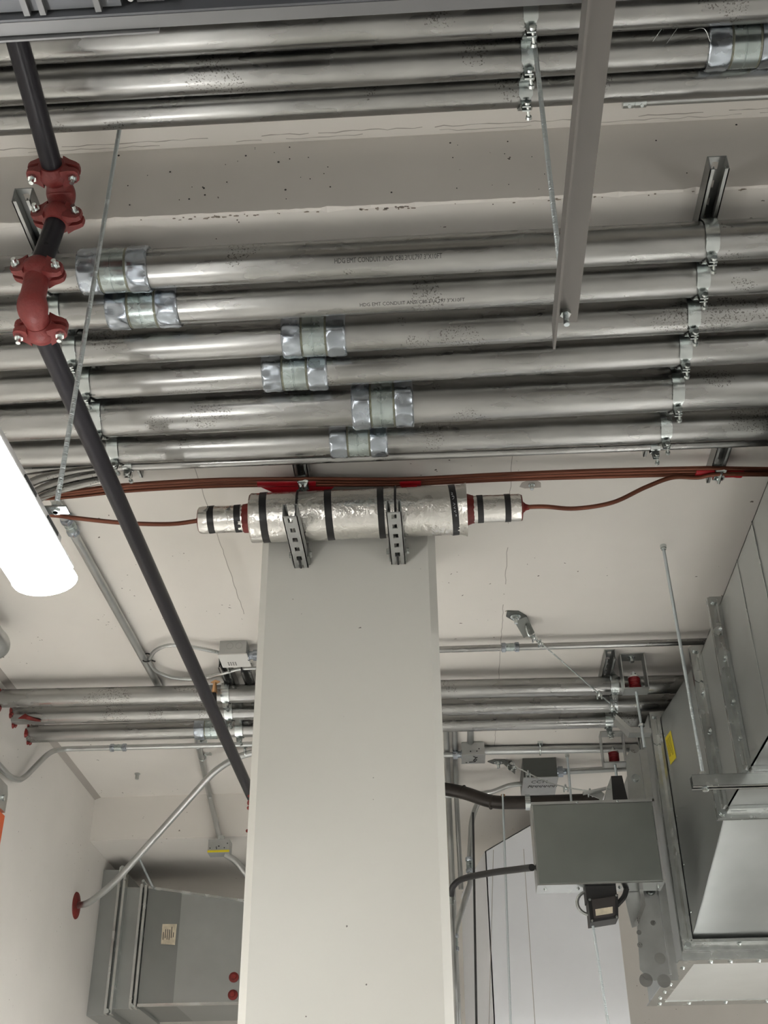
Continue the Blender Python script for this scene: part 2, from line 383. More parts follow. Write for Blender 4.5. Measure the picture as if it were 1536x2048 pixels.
def conduit(label, y, z, R, x0, x1, coups=(), group=None, y1=None, name='conduit', m='galv', n=32):
    y1 = y if y1 is None else y1
    t = thing(name, label, 'conduit', ((x0+x1)/2, (y+y1)/2, z-R), group)
    k = 8; obj('tube', MB().tube([V((x0+(x1-x0)*i/k, y+(y1-y)*i/k, z)) for i in range(k+1)], R, n), m, t)
    for a, b, ph in coups:
        ym = y+(y1-y)*((a+b)/2-x0)/(x1-x0); coupling(t, a, b, ym, z, R, ph)
    return t
def px2x(px, py, z): return az(px, py, z).x
def bent(label, name, pts, r, rad=.06, m='galv2', cat='conduit', group=None, coups=(), n=14, sm=None):
    P = sm if sm else rounded(pts, rad)
    base = min(P, key=lambda q: q.z)
    t = thing(name, label, cat, base, group); obj('tube', MB().tube(P, r, n), m, t)
    for p, d, L in coups:
        p, d = V(p), V(d).normalized()
        b = obj('coupling', MB().lathe(p-d*L*.25, d, [(0, r*1.2), (L*.22, r*1.2), (L*.23, r*1.28), (L*.27, r*1.28), (L*.28, r*1.2), (L*.5, r*1.2)], 20), 'coup', t)
        for sg in (-1, 1):
            obj('gland_nut', MB().lathe(p+d*sg*L*.5, -d*sg, [(0, r*1.15), (L*.03, r*1.4, 1), (L*.22, r*1.42, 1), (L*.27, r*1.2)], 24, 6, .05), 'nutb', b)
    return t

# ------------------------------------------------------------------ main conduit rack under the slab
R3, R4 = .04445, .05715
GR = 'big conduits under the slab'
z3, z4 = H-.0413-R3, H-.0413-R4
def cx(px, py, z=z3): return px2x(px, py, z)
XE0, XE1 = XL+.01, 2.6
rack = [
 ('galvanized conduit with stamped lettering, first below the ceiling step', 1.909, 1.908, z3, R3, [(165, 302, 536, .2)]),
 ('galvanized conduit with stained left half, second below the ceiling step', 2.031, 2.026, z3, R3, [(219, 360, 612, .5)]),
 ('galvanized conduit, third below the ceiling step, coupling left of centre', 2.166, 2.156, z3, R3, [(566, 693, 675, .1)]),
 ('galvanized conduit, fourth below the ceiling step, with a dark speckled patch', 2.294, 2.281, z3, R3, [(527, 656, 745, .35)]),
 ('thickest galvanized conduit, fifth below the ceiling step', 2.424, 2.421, z4, R4, [(705, 827, 813, .6)]),
 ('galvanized conduit, sixth below the ceiling step, nearest the copper cables', 2.590, 2.595, z3, R3, [(661, 776, 887, .25)]),
]
cond = []
for lab, ya, yb, z, R, cps in rack:
    xs0, xs1 = -.55, .2; sl = (yb-ya)/(xs1-xs0)
    y0 = ya+sl*(XE0-xs0); y1 = ya+sl*(XE1-xs0)
    cs = [(ay(a, py, (ya+yb)/2).x, ay(b, py, (ya+yb)/2).x, ph) for a, b, py, ph in cps]
    cond.append((conduit(lab, y0, z, R, XE0, XE1, cs, GR, y1), ya, sl, z, R))
conduit('thin galvanized conduit tucked behind the big conduits above the copper cables', 2.712, H-.0413-.0146, .0146, XE0, XE1, (), None, 2.735)
# stamped lettering follows the tube
def lettering(k, txt, px0, px1, py0, ang, size=.0155):
    t, ya, sl, z, R = cond[k]; a = math.radians(ang)
    xa = ay(px0, py0, ya).x; xb = ay(px1, py0, ya).x
    mb, w = text_mb(txt, size, lambda u, v: V((u, v, 0)))
    sc = (xb-xa)/w; Rr = R+.0004; out = MB(); out.f = mb.f
    for p in mb.v:
        x = xa+p.x*sc; th = a+p.y/R; yc = ya+sl*(x+.55)
        out.v.append(V((x, yc-Rr*math.cos(th), z+Rr*math.sin(th))))
    obj('stamped_lettering', out, 'inkg', t, False)
lettering(0, 'HDG EMT CONDUIT ANSI C80.3/UL797 3"X10FT', 671, 884, 520, -56)
lettering(1, 'HDG EMT CONDUIT ANSI C80.3/UL797 3"X10FT', 720, 930, 618, -78, .013)
# paper sticker on the fifth conduit
t, ya, sl, z, R = cond[4]
sx = ay(1015, 760, ya).x; mb = MB(); rr = []
for k in range(4):
    a = math.radians(14-k*4.2); rr.append([V((x_, ya-.001-(R+q)*math.cos(a), z+(R+q)*math.sin(a))) for x_, q in ((sx, .0002), (sx+.04, .0002), (sx+.04, .0006), (sx, .0006))])
obj('paper_sticker', mb.loops(rr), 'cream', t, False)

# struts that carry the rack
def on_strut(px, py, z): return az(px, py, z)
SR0 = az(1440, 338, H-.041); SR1x = az(1328, 905, H-.041).x
strut('strut_channel', 'slotted strut sticking out past the ceiling step on the right', 'strut', (SR0.x, SR0.y, H), (SR0.x-.006, 2.80, H), Z, 'ceiling struts')
SL0 = az(42, 402, H-.041)
strut('strut_channel', 'slotted strut beside the red couplings at the left', 'strut', (SL0.x, SL0.y, H), (SL0.x, 2.80, H), Z, 'ceiling struts')
s3 = az(600, 935, H-.041)
strut('strut_channel', 'short dark strut above the foil cylinder carrying the copper cables', 'strut', (s3.x, 2.74, H), (s3.x, 2.93, H), Z, 'ceiling struts')
s4 = az(1440, 925, H-.041)
strut('strut_channel', 'short strut above the red tape near the sheet-metal duct', 'strut', (s4.x, 2.74, H), (s4.x, 2.95, H), Z, 'ceiling struts')
ords = ['first', 'second', 'third', 'fourth', 'fifth', 'sixth']
for k, px in enumerate((1428, 1406, 1386, 1366, 1350, 1331)):
    t, ya, sl, z, R = cond[k]; x = SR0.x-.004; y = ya+sl*(x+.55)
    clamp('shiny strap clamp on the right holding the %s big conduit below the step' % ords[k], x, y, z, R, H-.03, 'clamps on the right strut')
    x = SL0.x; y = ya+sl*(x+.55)
    clamp('strap clamp near the black pipe holding the %s big conduit below the step' % ords[k], x, y, z, R, H-.03, 'clamps on the left strut')
clamp('small strap clamp on the thin conduit at the right strut end', SR0.x-.006, 2.73, H-.0413-.0146, .0146, H-.03, 'small clamps', .026)
clamp('small strap clamp on the thin conduit beside the black pipe', SL0.x+.0, 2.713, H-.0413-.0146, .0146, H-.03, 'small clamps', .026)

# ------------------------------------------------------------------ upper rack on the raised slab
zu = HU-.0413-R3; zu3 = HU-.0413-.0365
cu = ay(1408, 85, 1.57).x
conduit('galvanized conduit nearest the dark tray on the raised slab', 1.473, zu, R3, XE0, XE1, (), 'conduits on the raised slab')
conduit('galvanized conduit with a coupling at the top right corner', 1.572, zu, R3, XE0, XE1, [(cu, cu+.155, .3)], 'conduits on the raised slab')
conduit('slimmer galvanized conduit nearest the ceiling step on the raised slab', 1.665, zu3, .0365, XE0, XE1, (), 'conduits on the raised slab')
us = az(1048, 120, HU-.041)
strut('strut_channel', 'strut holding the conduits on the raised slab', 'strut', (us.x, 1.38, HU), (us.x, 1.735, HU), Z, 'ceiling struts')
for k, (yy, zz, rr, w) in enumerate(((1.473, zu, R3, 'nearest the dark tray'), (1.572, zu, R3, 'between its raised slab neighbours'), (1.665, zu3, .0365, 'nearest the ceiling step'))):
    clamp('strap clamp on the conduit %s by the thin rod' % w, us.x, yy, zz, rr, HU-.03, 'clamps on the raised slab', .030)
e0 = az(1245, 206, HU-.03)
t = bent('thin conduit with a set-screw fitting on its open end at top right', 'small_conduit', [(e0.x+.02, e0.y, e0.z), (XE1, e0.y+.004, e0.z)], .0095)
obj('set_screw_connector', MB().lathe(e0, X, [(0, .009), (0, .0125), (.024, .0125), (.0245, .0115), (.0265, .0115), (.027, .0125), (.052, .0125)], 20), 'zinc', t)
for q in (.014, .042): obj('set_screw', MB().lathe(e0+V((q, 0, -.0115)), (0, -.4, -1), [(0, .004), (.004, .004)], 8), 'zinc', t, False)
sb = thing('pipe_strap', 'small strap fastening the thin open-ended conduit to the slab', 'strap', (e0.x+.45, e0.y, HU-.04))
obj('strap_band', MB().box((e0.x+.44, e0.y-.02, HU-.003), (e0.x+.46, e0.y+.02, HU)), 'zinc', sb, False)
obj('strap_loop', MB().torus((e0.x+.45, e0.y, e0.z), X, .011, .0022, 20, 6), 'zinc', sb)
# loose wires hanging over the conduits at the right
for k, (a, b_) in enumerate((((1308, 66), (1330, 46)), ((1336, 70), (1362, 42)), ((1382, 44), (1424, 66)))):
    p, q = ay(*a, 1.50), ay(*b_, 1.50); mid = (p+q)/2+V((.004, 0, -.004))
    single('tie_wire', MB().tube(spline([p+V((0, .02, 0)), mid, q+V((0, .02, 0))], 6), .0007, 6), 'zinc', ['leftmost thin wire end curling over the raised slab conduits', 'middle thin wire end curling over the raised slab conduits', 'thin wire end beside the coupling at the top right'][k], 'wire', 'loose wire ends')

# ------------------------------------------------------------------ dark tray across the top, trapeze bar and rods
zt = 1.393
tr = thing('equipment_tray', 'dark grey metal tray with a lighter lip crossing the top edge', 'tray', (0, .8, zt))
def trz(px, py): return az(px, py, zt)
yl = .948
for k in range(6):                                                  # floor panels with joints and a stiffening rib each
    xa_ = XL+.05+k*.62
    obj('floor_panel', MB().box((xa_, -1.0, zt+.035), (xa_+.615, yl-.03, zt+.05)), 'tray', tr, False)  # run on out of view toward the camera, to shade the ceiling step
    obj('stiffening_rib', MB().box((xa_+.02, -1.0, zt+.022), (xa_+.035, yl-.26, zt+.035)), 'trayl', tr, False)
obj('backing_sheet', MB().box((XL+.05, -1.0, zt+.0502), (XL+.05+6*.62, yl-.03, zt+.053)), 'tray', tr, False)
obj('lip', MB().prism([V((XL+.05, yl-.019, zt+.0)), V((XL+.05, yl, zt)), V((XL+.05, yl, zt+.06)), V((XL+.05, yl-.003, zt+.06)), V((XL+.05, yl-.003, zt+.003)), V((XL+.05, yl-.019, zt+.003))], (3.6, 0, 0)), 'trayl', tr, False)
obj('lip_web', MB().box((XL+.05, yl-.023, zt+.001), (1.84, yl-.019, zt+.05)), 'tray', tr, False)
xs = ay(318, 50, yl).x
obj('splice_plate', MB().prism([V((XL+.06, yl+.003, zt-.012)), V((xs, yl+.003, zt-.004)), V((xs, yl+.003, zt+.014)), V((xs-.12, yl+.003, zt+.022)), V((XL+.06, yl+.003, zt+.016))], (0, .003, 0)), 'trayl', tr, False)
for px in (38, 70, 182):
    q = ay(px, 20, yl-.05); obj('rib', MB().box((q.x-.004, .30, zt+.002), (q.x+.004, yl-.026, zt+.012)), 'trayl', tr, False)
obj('cover_pan', MB().box((ay(-60, 20, yl-.05).x, .32, zt+.010), (ay(228, 20, yl-.05).x, yl-.028, zt+.034)), 'tray', tr, False)
for px in (252, 326):
    q = ay(px, 12, yl-.05); obj('latch_pin', MB().lathe((q.x, yl-.04, zt+.035), (0, 0, -1), [(0, .006), (.022, .006), (.030, .004)], 12), 'strut', tr)
q = ay(288, 8, yl-.05); obj('tag_plate', MB().box((q.x-.018, yl-.045, zt+.016), (q.x+.018, yl-.028, zt+.0345)), 'trayl', tr, False)
# trapeze angle
zb = 1.360
br = thing('trapeze_bar', 'pale grey steel angle hanging in front of the conduits, bolted at its tip', 'bar', (.238, 1.2, zb-.04))
obj('horizontal_leg', MB().box((.2175, .0, zb), (.2605, 1.535, zb+.004)), 'alu', br, False)
obj('vertical_leg', MB().prism([V((.2175, .0, zb)), V((.2175, 1.535, zb)), V((.2175, 1.562, zb-.036)), V((.2175, 1.556, zb-.040)), V((.2175, .0, zb-.040))][::-1], (.004, 0, 0)), 'alu', br, False)
rb = (.238, 1.507)
rod('thin threaded rod holding up the tip of the pale steel angle', (.246, 1.507, HU), (rb[0], rb[1], zb-.030), nuts=(.022, .036))
rod('thin threaded rod running down in front of the conduits to the lit lamp', (-.679, 1.74, HU), (-.679, 1.74, 1.146), nuts=(.0, .012))

# ------------------------------------------------------------------ black sprinkler pipe with red grooved fittings
rp = .0211
sp = thing('sprinkler_pipe', 'black sprinkler pipe with red grooved couplings running back to the column', 'pipe', (-.76, 2.5, 1.55))
A = az(33, 75, 1.895); A2 = az(16, 10, 1.895)
C1 = V((-.7475, 1.602, 1.890)); EL1 = V((-.746, 1.660, 1.888)); C2 = V((-.746, 1.660, 1.820))
C3 = V((-.764, 1.660, 1.668)); EL2 = V((-.7645, 1.660, 1.572)); C4 = V((-.7635, 1.722, 1.572))
dU = (C1-A).normalized()
obj('pipe_section', MB().tube([A-dU*1.6, C1], rp, 24), 'blackpipe', sp)
obj('pipe_section', MB().tube([C2, C3], rp, 24), 'blackpipe', sp)
obj('pipe_section', MB().tube([C4, V((-.764, 4.9, 1.572))], rp, 24), 'blackpipe', sp)
for a, b_, c_ in ((C1, EL1, C2), (C3, EL2, C4)):
    pts = rounded([a, b_, c_], .06, 12); k = len(pts)
    obj('elbow', MB().tube(pts, [rp*(1.12+.30*math.sin(math.pi*i/(k-1))) for i in range(k)], 24), 'redpaint', sp)
def grooved(c, d, lat, bolt):
    c, d = V(c), V(d).normalized(); lat = (V(lat)-d*V(lat).dot(d)).normalized(); bo = d.cross(lat); bo = bo if bo.dot(V(bolt)) > 0 else -bo
    hw = .021
    g = obj('coupling', MB().lathe(c-d*hw, d, [(0, rp*1.04), (0, rp*1.22), (.004, rp*1.34), (.012, rp*1.55), (.021, rp*1.60), (.030, rp*1.55), (.038, rp*1.34), (.042, rp*1.22), (.042, rp*1.04)], 32), 'redpaint', sp)
    for sl_ in (-1, 1):
        for sb_ in (-1, 1):                       # each housing half has an ear on each side; a slot is left between halves
            p = []
            for u, w in ((.020, .021), (.034, .018), (.046, .015), (.052, .009), (.053, 0), (.052, -.009), (.046, -.015), (.034, -.018), (.020, -.021)):
                p.append(c+lat*sl_*u+d*w+bo*sb_*.004)
            h0 = .0105
            mb = MB(); n_ = len(p); b0 = len(mb.v)
            top = [q+bo*sb_*(h0+.012*max(0, 1-(abs((q-c).dot(lat))-.018)/.022)) for q in p]
            mb.v += p+top; mb.f += [tuple(range(n_-1, -1, -1)), tuple(range(n_, 2*n_))]+[(i, (i+1) % n_, n_+(i+1) % n_, n_+i) for i in range(n_)]
            obj('bolt_pad', mb, 'redpaint', g)
        q = c+lat*sl_*.041
        bt = MB().tube([q-bo*.020, q+bo*.034], .0048, 10); bt.lathe(q+bo*.0145, bo, [(0, .0092), (.008, .0092)], 6); bt.lathe(q-bo*.022, bo, [(0, .006), (.004, .009), (.008, .009)], 10)
        obj('bolt', bt, 'zinc', g, False)
grooved(C1, dU, X, -Z); grooved(C2, C3-C2, X, -Y); grooved(C3, C3-C2, X, -Y); grooved(C4, Y, X, -Z)

# ------------------------------------------------------------------ copper-sheathed cables, red tape and foil-wrapped splice
rc = .0065
def cpath(offy, offz, sag):
    pts = []
    for px, py in ((-60, 998), (115, 990), (250, 976), (420, 966), (600, 963), (800, 963), (1000, 954), (1200, 947), (1395, 942), (1440, 942), (1600, 944)):
        q = az(px, py, 1.948); pts.append(V((q.x, q.y+offy, q.z+offz+sag*math.sin(q.x*5+offy*90))))
    return spline(pts, 6)
GC = 'copper cables under the slab'
single('copper_cable', MB().tube(cpath(-.0135, 0, .001), rc, 10), 'copper', 'brown copper cable running above the foil cylinder, upper of the long run', 'cable', GC)
single('copper_cable', MB().tube(cpath(.0, .0, .001), rc, 10), 'copper', 'brown copper cable in the middle of the long run above the foil cylinder', 'cable', GC)
CY = V((0, 2.862, 1.838))
e1 = az(1395, 946, 1.946)
right = spline([(.245, CY.y, CY.z), (.32, CY.y, CY.z), az(1150, 1017, 1.852), az(1225, 1005, 1.868), az(1290, 975, 1.905), az(1345, 955, 1.932), V((e1.x, e1.y+.004, e1.z-.013)), az(1445, 948, 1.934), az(1600, 950, 1.934)], 8)
single('copper_cable', MB().tube(right, rc, 10), 'copper', 'copper cable curving from the foil cylinder up to the red tape on the right', 'cable', GC)
left = spline([(-.675, CY.y, CY.z), az(340, 1048, 1.825), az(250, 1046, 1.82), az(150, 1036, 1.82), az(100, 1030, 1.81), az(-60, 1020, 1.80)], 8)
single('copper_cable', MB().tube(left, rc, 10), 'copper', 'copper cable leaving the left end of the foil cylinder towards the lamp', 'cable', GC)
low = cpath(.0135, -.002, .001)
single('copper_cable', MB().tube(low, rc*.9, 10), 'copper', 'lowest brown copper cable of the long run, nearest the column', 'cable', GC)
def tape(label, pxa, pya, pxb, pyb, rr, flap=False):
    a, b_ = az(pxa, pya, 1.947), az(pxb, pyb, 1.947); d = b_-a; L = d.length; d.normalize(); w = d.cross(Z).normalized()
    t = thing('red_tape_wrap', label, 'tape', (a+b_)/2-Z*.02, 'red tape wraps')
    rings = []
    for i in range(13):
        q = a+d*L*i/12; k = 1+random.uniform(-.06, .06)
        rings.append([q+w*math.cos(2*math.pi*j/18)*rr*1.55*k+Z*math.sin(2*math.pi*j/18)*rr*.85*k for j in range(18)])
    obj('wrap', MB().loops(rings), 'redtape', t)
    if flap:
        f0 = a+d*.01+Y*rr*1.2-Z*.004
        obj('loose_flap', MB().prism([f0, f0+d*.04+Y*.018-Z*.01, f0+d*.09+Y*.021-Z*.010, f0+d*.20+Y*.016-Z*.006, f0+d*.215, f0+d*.12-Y*.004], (0, .001, -.0015)), 'redtape', t, False)
tape('red tape with a hanging flap around the copper cables above the column', 515, 967, 632, 966, .0105, True)
tape('small red tape patch on the copper cables just right of the column centre', 800, 966, 842, 964, .0105)
tape('red tape around the copper cables beside the sheet-metal duct', 1390, 945, 1484, 947, .0115)
p = az(818, 974, 1.935); single('red_tape_tail', MB().box((p.x-.022, p.y-.004, p.z-.020), (p.x+.024, p.y-.002, p.z+.008)), 'redtape', 'short red tape tail hanging behind the foil cylinder', 'tape')
def cable_clamp(label, px, py):
    q = az(px, py, 1.947); t = thing('cable_clamp', label, 'clamp', (q.x, q.y, 1.915), 'cable clamps')
    for sg in (-1, 1):
        obj('strap_half', MB().prism([V((q.x-.012, q.y+sg*.014, H-.03)), V((q.x+.012, q.y+sg*.014, H-.03)), V((q.x+.017, q.y+sg*.021, 1.957)), V((q.x+.017, q.y+sg*.021, 1.938)), V((q.x+.008, q.y+sg*.008, 1.925)), V((q.x-.008, q.y+sg*.008, 1.925)), V((q.x-.017, q.y+sg*.021, 1.938)), V((q.x-.017, q.y+sg*.021, 1.957))], (0, .003*sg, 0)), 'zinc', t, False)
    obj('strap_saddle', MB().box((q.x-.015, q.y-.021, 1.9345), (q.x+.015, q.y+.021, 1.938)), 'zinc', t, False)
    obj('screw', MB().tube([(q.x, q.y-.024, 1.928), (q.x, q.y+.026, 1.928)], .004, 8), 'zinc', t)
    return t
cable_clamp('steel clamp gripping the red-taped cables above the foil cylinder', 607, 966)
cable_clamp('steel clamp gripping the red-taped cables beside the duct', 1438, 946)

fc = thing('splice_cylinder', 'foil-wrapped cylinder with black bands resting on two strut arms at the column', 'insulated pipe', (-.21, CY.y, CY.z-.073))
RB, RS = .0725, .040
xb0, xb1, xs0, xs1 = -.531, .098, -.682, .256
def wob(mb, amp):
    for i, q in enumerate(mb.v): q += V((0, random.uniform(-amp, amp), random.uniform(-amp, amp)))
    return mb
obj('main_jacket', wob(MB().lathe((xb0, CY.y, CY.z), X, [(0, RB*.5), (.001, RB*.97), (.006, RB*1.01)]+[(.02+.0285*i, RB*random.uniform(.992, 1.008)) for i in range(21)]+[(.61, RB*1.0), (.622, RB*1.05), (.629, RB*1.07), (.6295, RB*.5)], 48), .0008), 'foil', fc)
obj('end_jacket', wob(MB().lathe((xs0, CY.y, CY.z), X, [(0, RS*.4), (.001, RS*.96), (.006, RS)]+[(.02+.02*i, RS*random.uniform(.99, 1.01)) for i in range(6)]+[(.15, RS)], 36), .0006), 'foil', fc)
obj('end_jacket', wob(MB().lathe((xb1, CY.y, CY.z), X, [(0, RS)]+[(.02+.02*i, RS*random.uniform(.99, 1.01)) for i in range(6)]+[(.151, RS), (.157, RS*.95), (.158, RS*.4)], 36), .0006), 'foil', fc)
for xa, w, rr, tl in ((-.498, .021, RB, .1), (-.310, .021, RB, .1), (-.158, .019, RB, .05), (.050, .019, RB, .15), (-.655, .019, RS, .1), (-.577, .019, RS, .1), (.128, .017, RS, .05), (.207, .017, RS, .03)):
    bnd = obj('black_band', MB().lathe((xa, CY.y, CY.z), (1, 0, tl*.5), [(0, rr*.98), (0, rr*1.025), (w, rr*1.025), (w, rr*.98)], 48), 'black', fc)
    if xa == .050: lastband = bnd
# white handwriting on the right-hand band
mb = MB()
for k, st in enumerate([[(0, 0), (.4, .3), (0, .6), (.5, .9)], [(.1, 1.3), (.7, 1.3), (.5, 1.9), (.1, 2.0)], [(.2, 3.0), (.8, 3.3), (.2, 3.6)], [(.8, 3.9), (.3, 4.2), (.9, 4.4)], [(.9, 4.8), (.3, 5.0), (.9, 5.3)], [(.6, 5.8), (1.0, 6.3)], [(1., 5.8), (.6, 6.3)]]):
    pts = []
    for u, v in st:
        a = math.radians(10-v*9.0); rr = RB*1.025+.0009
        pts.append(V((.0545+u*.009+.004*(v/6), CY.y-rr*math.cos(a), CY.z+rr*math.sin(a))))
    mb.tube(spline(pts, 3), .0006, 5)
obj('handwriting', mb, 'chalk', lastband, False)
obj('sealant_ring', wob(MB().lathe((xs0+.128, CY.y, CY.z), X, [(0, RS*1.0), (.004, RS*1.05), (.022, RS*1.10), (.024, RS*.9)], 36), .0012), 'redcaulk', fc)
obj('sealant_ring', wob(MB().lathe((xb1-.001, CY.y, CY.z), X, [(0, RS*1.16), (.004, RS*1.14), (.016, RS*1.06), (.022, RS*1.0)], 36), .0012), 'redcaulk', fc)
obj('sealant_cone', wob(MB().lathe((xs1-.001, CY.y, CY.z), X, [(0, RS*.97), (.003, RS*.9), (.006, .017), (.014, .0095), (.024, .0072)], 24), .0006), 'redcaulk', fc)
obj('sealant_cone', wob(MB().lathe((xs0+.001, CY.y, CY.z), -X, [(0, RS*.97), (.003, RS*.85), (.007, .010), (.010, .0072)], 24), .0006), 'redcaulk', fc)
for sx, sy in ((-.665, .5), (-.600, .4)):
    obj('foil_fold', MB().prism([V((sx, CY.y-RS-.001, CY.z+.004)), V((sx+.016, CY.y-RS*.98-.002, CY.z+.020)), V((sx+.012, CY.y-RS-.002, CY.z+.003))], (0, -.001, 0)), 'strut', fc, False)
obj('foil_dimple', MB().torus((-.205, CY.y-RB*.93, CY.z-RB*.38), (0, -.92, -.4), .006, .0012, 16, 6), 'foil', fc)
obj('foil_dimple', MB().torus((-.240, CY.y-RB*.80, CY.z-RB*.62), (0, -.8, -.6), .004, .001, 16, 6), 'foil', fc)
for k, ax_ in enumerate((az(595, 1085, 1.714).x-.005, -.106)):
    w = ('left', 'right')[k]
    t = strut('cantilever_bracket', 'slotted strut arm under the foil cylinder, %s of the two on the column' % w, 'bracket', (ax_, 2.668, 1.713), (ax_, YC-.001, 1.713), -Z, 'arms under the foil cylinder', True, 'strutd', .0413, .020)
    for sg in (-1, 1):
        obj('fitting_ear', MB().box((ax_+sg*.0215-.004, YC-.050, 1.722), (ax_+sg*.0215+.004, YC-.002, 1.768)), 'strut', t, False)
        obj('ear_bolt', MB().lathe((ax_+sg*.026, YC-.028, 1.742), (sg, 0, 0), [(0, .009), (.007, .009)], 6), 'zinc', t, False)
    # black tie looped from the slots over the cylinder
    zt_ = MB(); pts = [V((ax_, YC-.010, 1.709)), V((ax_, YC-.060, 1.708)), V((ax_, YC-.064, 1.722)), V((ax_, CY.y+.075, 1.78))]
    for i in range(15):
        a = math.radians(-10+i*200/14); pts.append(V((ax_, CY.y+(RB+.003)*math.cos(a), CY.z+(RB+.003)*math.sin(a))))
    pts += [V((ax_, CY.y-.074, 1.80)), V((ax_, CY.y-.060, 1.735))]
    zt_.tube(pts, .0035, 8)
    single('cable_tie', zt_, 'black', 'black tie looped over the foil cylinder at the %s strut arm' % w, 'cable tie', 'ties on the foil cylinder')
# stud and patch in the ceiling
q = az(1063, 968, H)
t = thing('anchor_stud', 'cut anchor stud with a grey patch in the ceiling above the cylinder end', 'anchor', (q.x, q.y, H-.02), 'ceiling stubs')
obj('stud', MB().lathe((q.x, q.y, H), -Z, [(0, .011), (.006, .010), (.006, .006), (.02, .006)], 12), 'zinc', t)
obj('patch', MB().prism([V((q.x+a, q.y+b_, H)) for a, b_ in ((-.03, -.01), (.005, -.03), (.028, -.005), (.03, .02), (-.02, .022), (-.036, .012))], (0, 0, -.0008)), 'crack', t, False)
q = az(275, 1547, H); single('ceiling_stub', MB().lathe((q.x, q.y, H), -Z, [(0, .014), (.004, .014), (.004, .009), (.028, .009)], 12), 'galv2', 'small grey stub sticking out of the ceiling near the left wall', 'anchor', 'ceiling stubs')

# ------------------------------------------------------------------ left: ceiling conduit, flex loop, boxes
zc = H-.020
cc0, cc1 = az(40, 860, zc), az(330, 1400, zc)
xcc = (az(135, 1045, zc).x+az(285, 1290, zc).x)/2
ca, cb = V((az(100, 985, zc).x, 2.70, zc)), V((az(325, 1385, zc).x, az(325, 1385, zc).y, zc))
cpl = az(140, 1050, zc)
bent('grey conduit strapped along the ceiling beside the lit lamp', 'ceiling_conduit', [ca, cb], .0148, coups=[(cpl, cb-ca, .09)])
for k, (a, b_) in enumerate((((70, 958), (222, 936)), ((84, 974), (224, 944)), ((92, 988), (230, 957)))):
    p = az(*a, 1.905-.022*k); q = az(*b_, 1.905-.022*k)
    bent(['short', 'middle', 'longest'][k]+' bent conduit curving out from behind the lamp under the rack', 'bent_conduit', [p+V((-.12, .10, 0)), p, p*.45+q*.55+V((0, -.008, .0)), q], .0125-.001*k, .08, 'galv', group='bent conduits behind the lamp')
# junction box with flexible cable
jf = az(440, 1283, H-.002); yj = jf.y
jx0, jx1 = jf.x, az(494, 1283, H-.002).x; jz = ay(466, 1308, yj).z
t = thing('junction_box', 'steel junction box with two round knockouts left of the column', 'junction box', ((jx0+jx1)/2, yj+.05, jz))
obj('body', MB().box((jx0, yj, jz), (jx1, yj+.105, H)), 'jbox', t, False)
obj('cover', MB().box((jx0-.004, yj-.003, jz-.004), (jx1+.004, yj+.108, jz)), 'white', t, False)
for k in (.38, .72): obj('knockout', MB().torus((jx0+(jx1-jx0)*k, yj, (jz+H)/2+.006), Y, .0125, .001, 20, 5), 'strut', t)
mb = MB()
for k in range(3):
    for j in range(4): mb.box((jx0+.022+j*.009, yj+.062+k*.011, jz-.0046), (jx0+.027+j*.009, yj+.067+k*.011, jz-.004))
obj('printed_marks', mb, 'ink', t, False)
obj('connector', MB().lathe((jx1, yj+.05, (jz+H)/2-.012), X, [(0, .021), (.006, .021), (.006, .016), (.02, .016), (.02, .0205, 1), (.042, .0205, 1), (.044, .016)], 24, 6, .05), 'nutb', t)
yth = yj+.05; zth = (jz+H)/2-.012
th2 = az(1405, 1282, zth)
tcx = ay(1020, 1287, (yth+th2.y)/2).x
bent('thin conduit on the ceiling passing behind the column with one blue coupling', 'small_conduit', [V((jx1+.03, yth, zth)), V((1.5, th2.y+.01, zth))], .0125, m='galv', coups=[((tcx, yth+(th2.y-yth)*.65, zth), X, .068)])
fz = H-.03
fl1 = spline([V((jx0, yj+.05, jz+.03)), az(410, 1299, fz), az(370, 1292, fz), az(335, 1291, fz), az(310, 1302, fz), az(297, 1320, fz)], 10)
def ribbed(label, pts, r, group):
    P = []; out = [pts[0]]; acc = 0
    for a, b_ in zip(pts, pts[1:]):
        L = (b_-a).length; k = max(1, int(L/.0035))
        for i in range(k): P.append(a+(b_-a)*i/k)
    P.append(pts[-1])
    return single('flexible_cable', MB().tube(P, [r*(1 if i % 2 else .84) for i in range(len(P))], 10), 'galv2', label, 'cable', group)
ribbed('flexible steel cable arching from the junction box to the ceiling conduit', fl1, .0078, 'flexible steel cables')
fl2 = spline([az(297, 1322, fz), az(312, 1342, fz), az(345, 1355, fz), az(390, 1358, fz), az(440, 1348, fz-.01), az(480, 1338, fz), az(520, 1336, fz), az(560, 1336, fz)], 10)
ribbed('flexible steel cable sagging under the junction box towards the column', fl2, .0078, 'flexible steel cables')
q = az(293, 1321, H-.035)
t = thing('cable_strap', 'black strap tying the flexible cables to the ceiling conduit', 'strap', q-Z*.02); obj('band', MB().torus(q+Z*.012, (cb-ca), .0175, .003, 20, 6), 'black', t); obj('tail', MB().tube([q+V((.02, 0, 0)), q+V((.034, .004, -.004))], .003, 6), 'black', t)
q = az(484, 1336, fz)
t = thing('beam_clip', 'black clip holding the flexible cable beside the column', 'clip', q-Z*.02); obj('clip_band', MB().torus(q, X, .0125, .0035, 16, 6), 'black', t); obj('clip_stem', MB().tube([q+Z*.01, V((q.x, q.y, H))], .009, 10), 'strut', t)

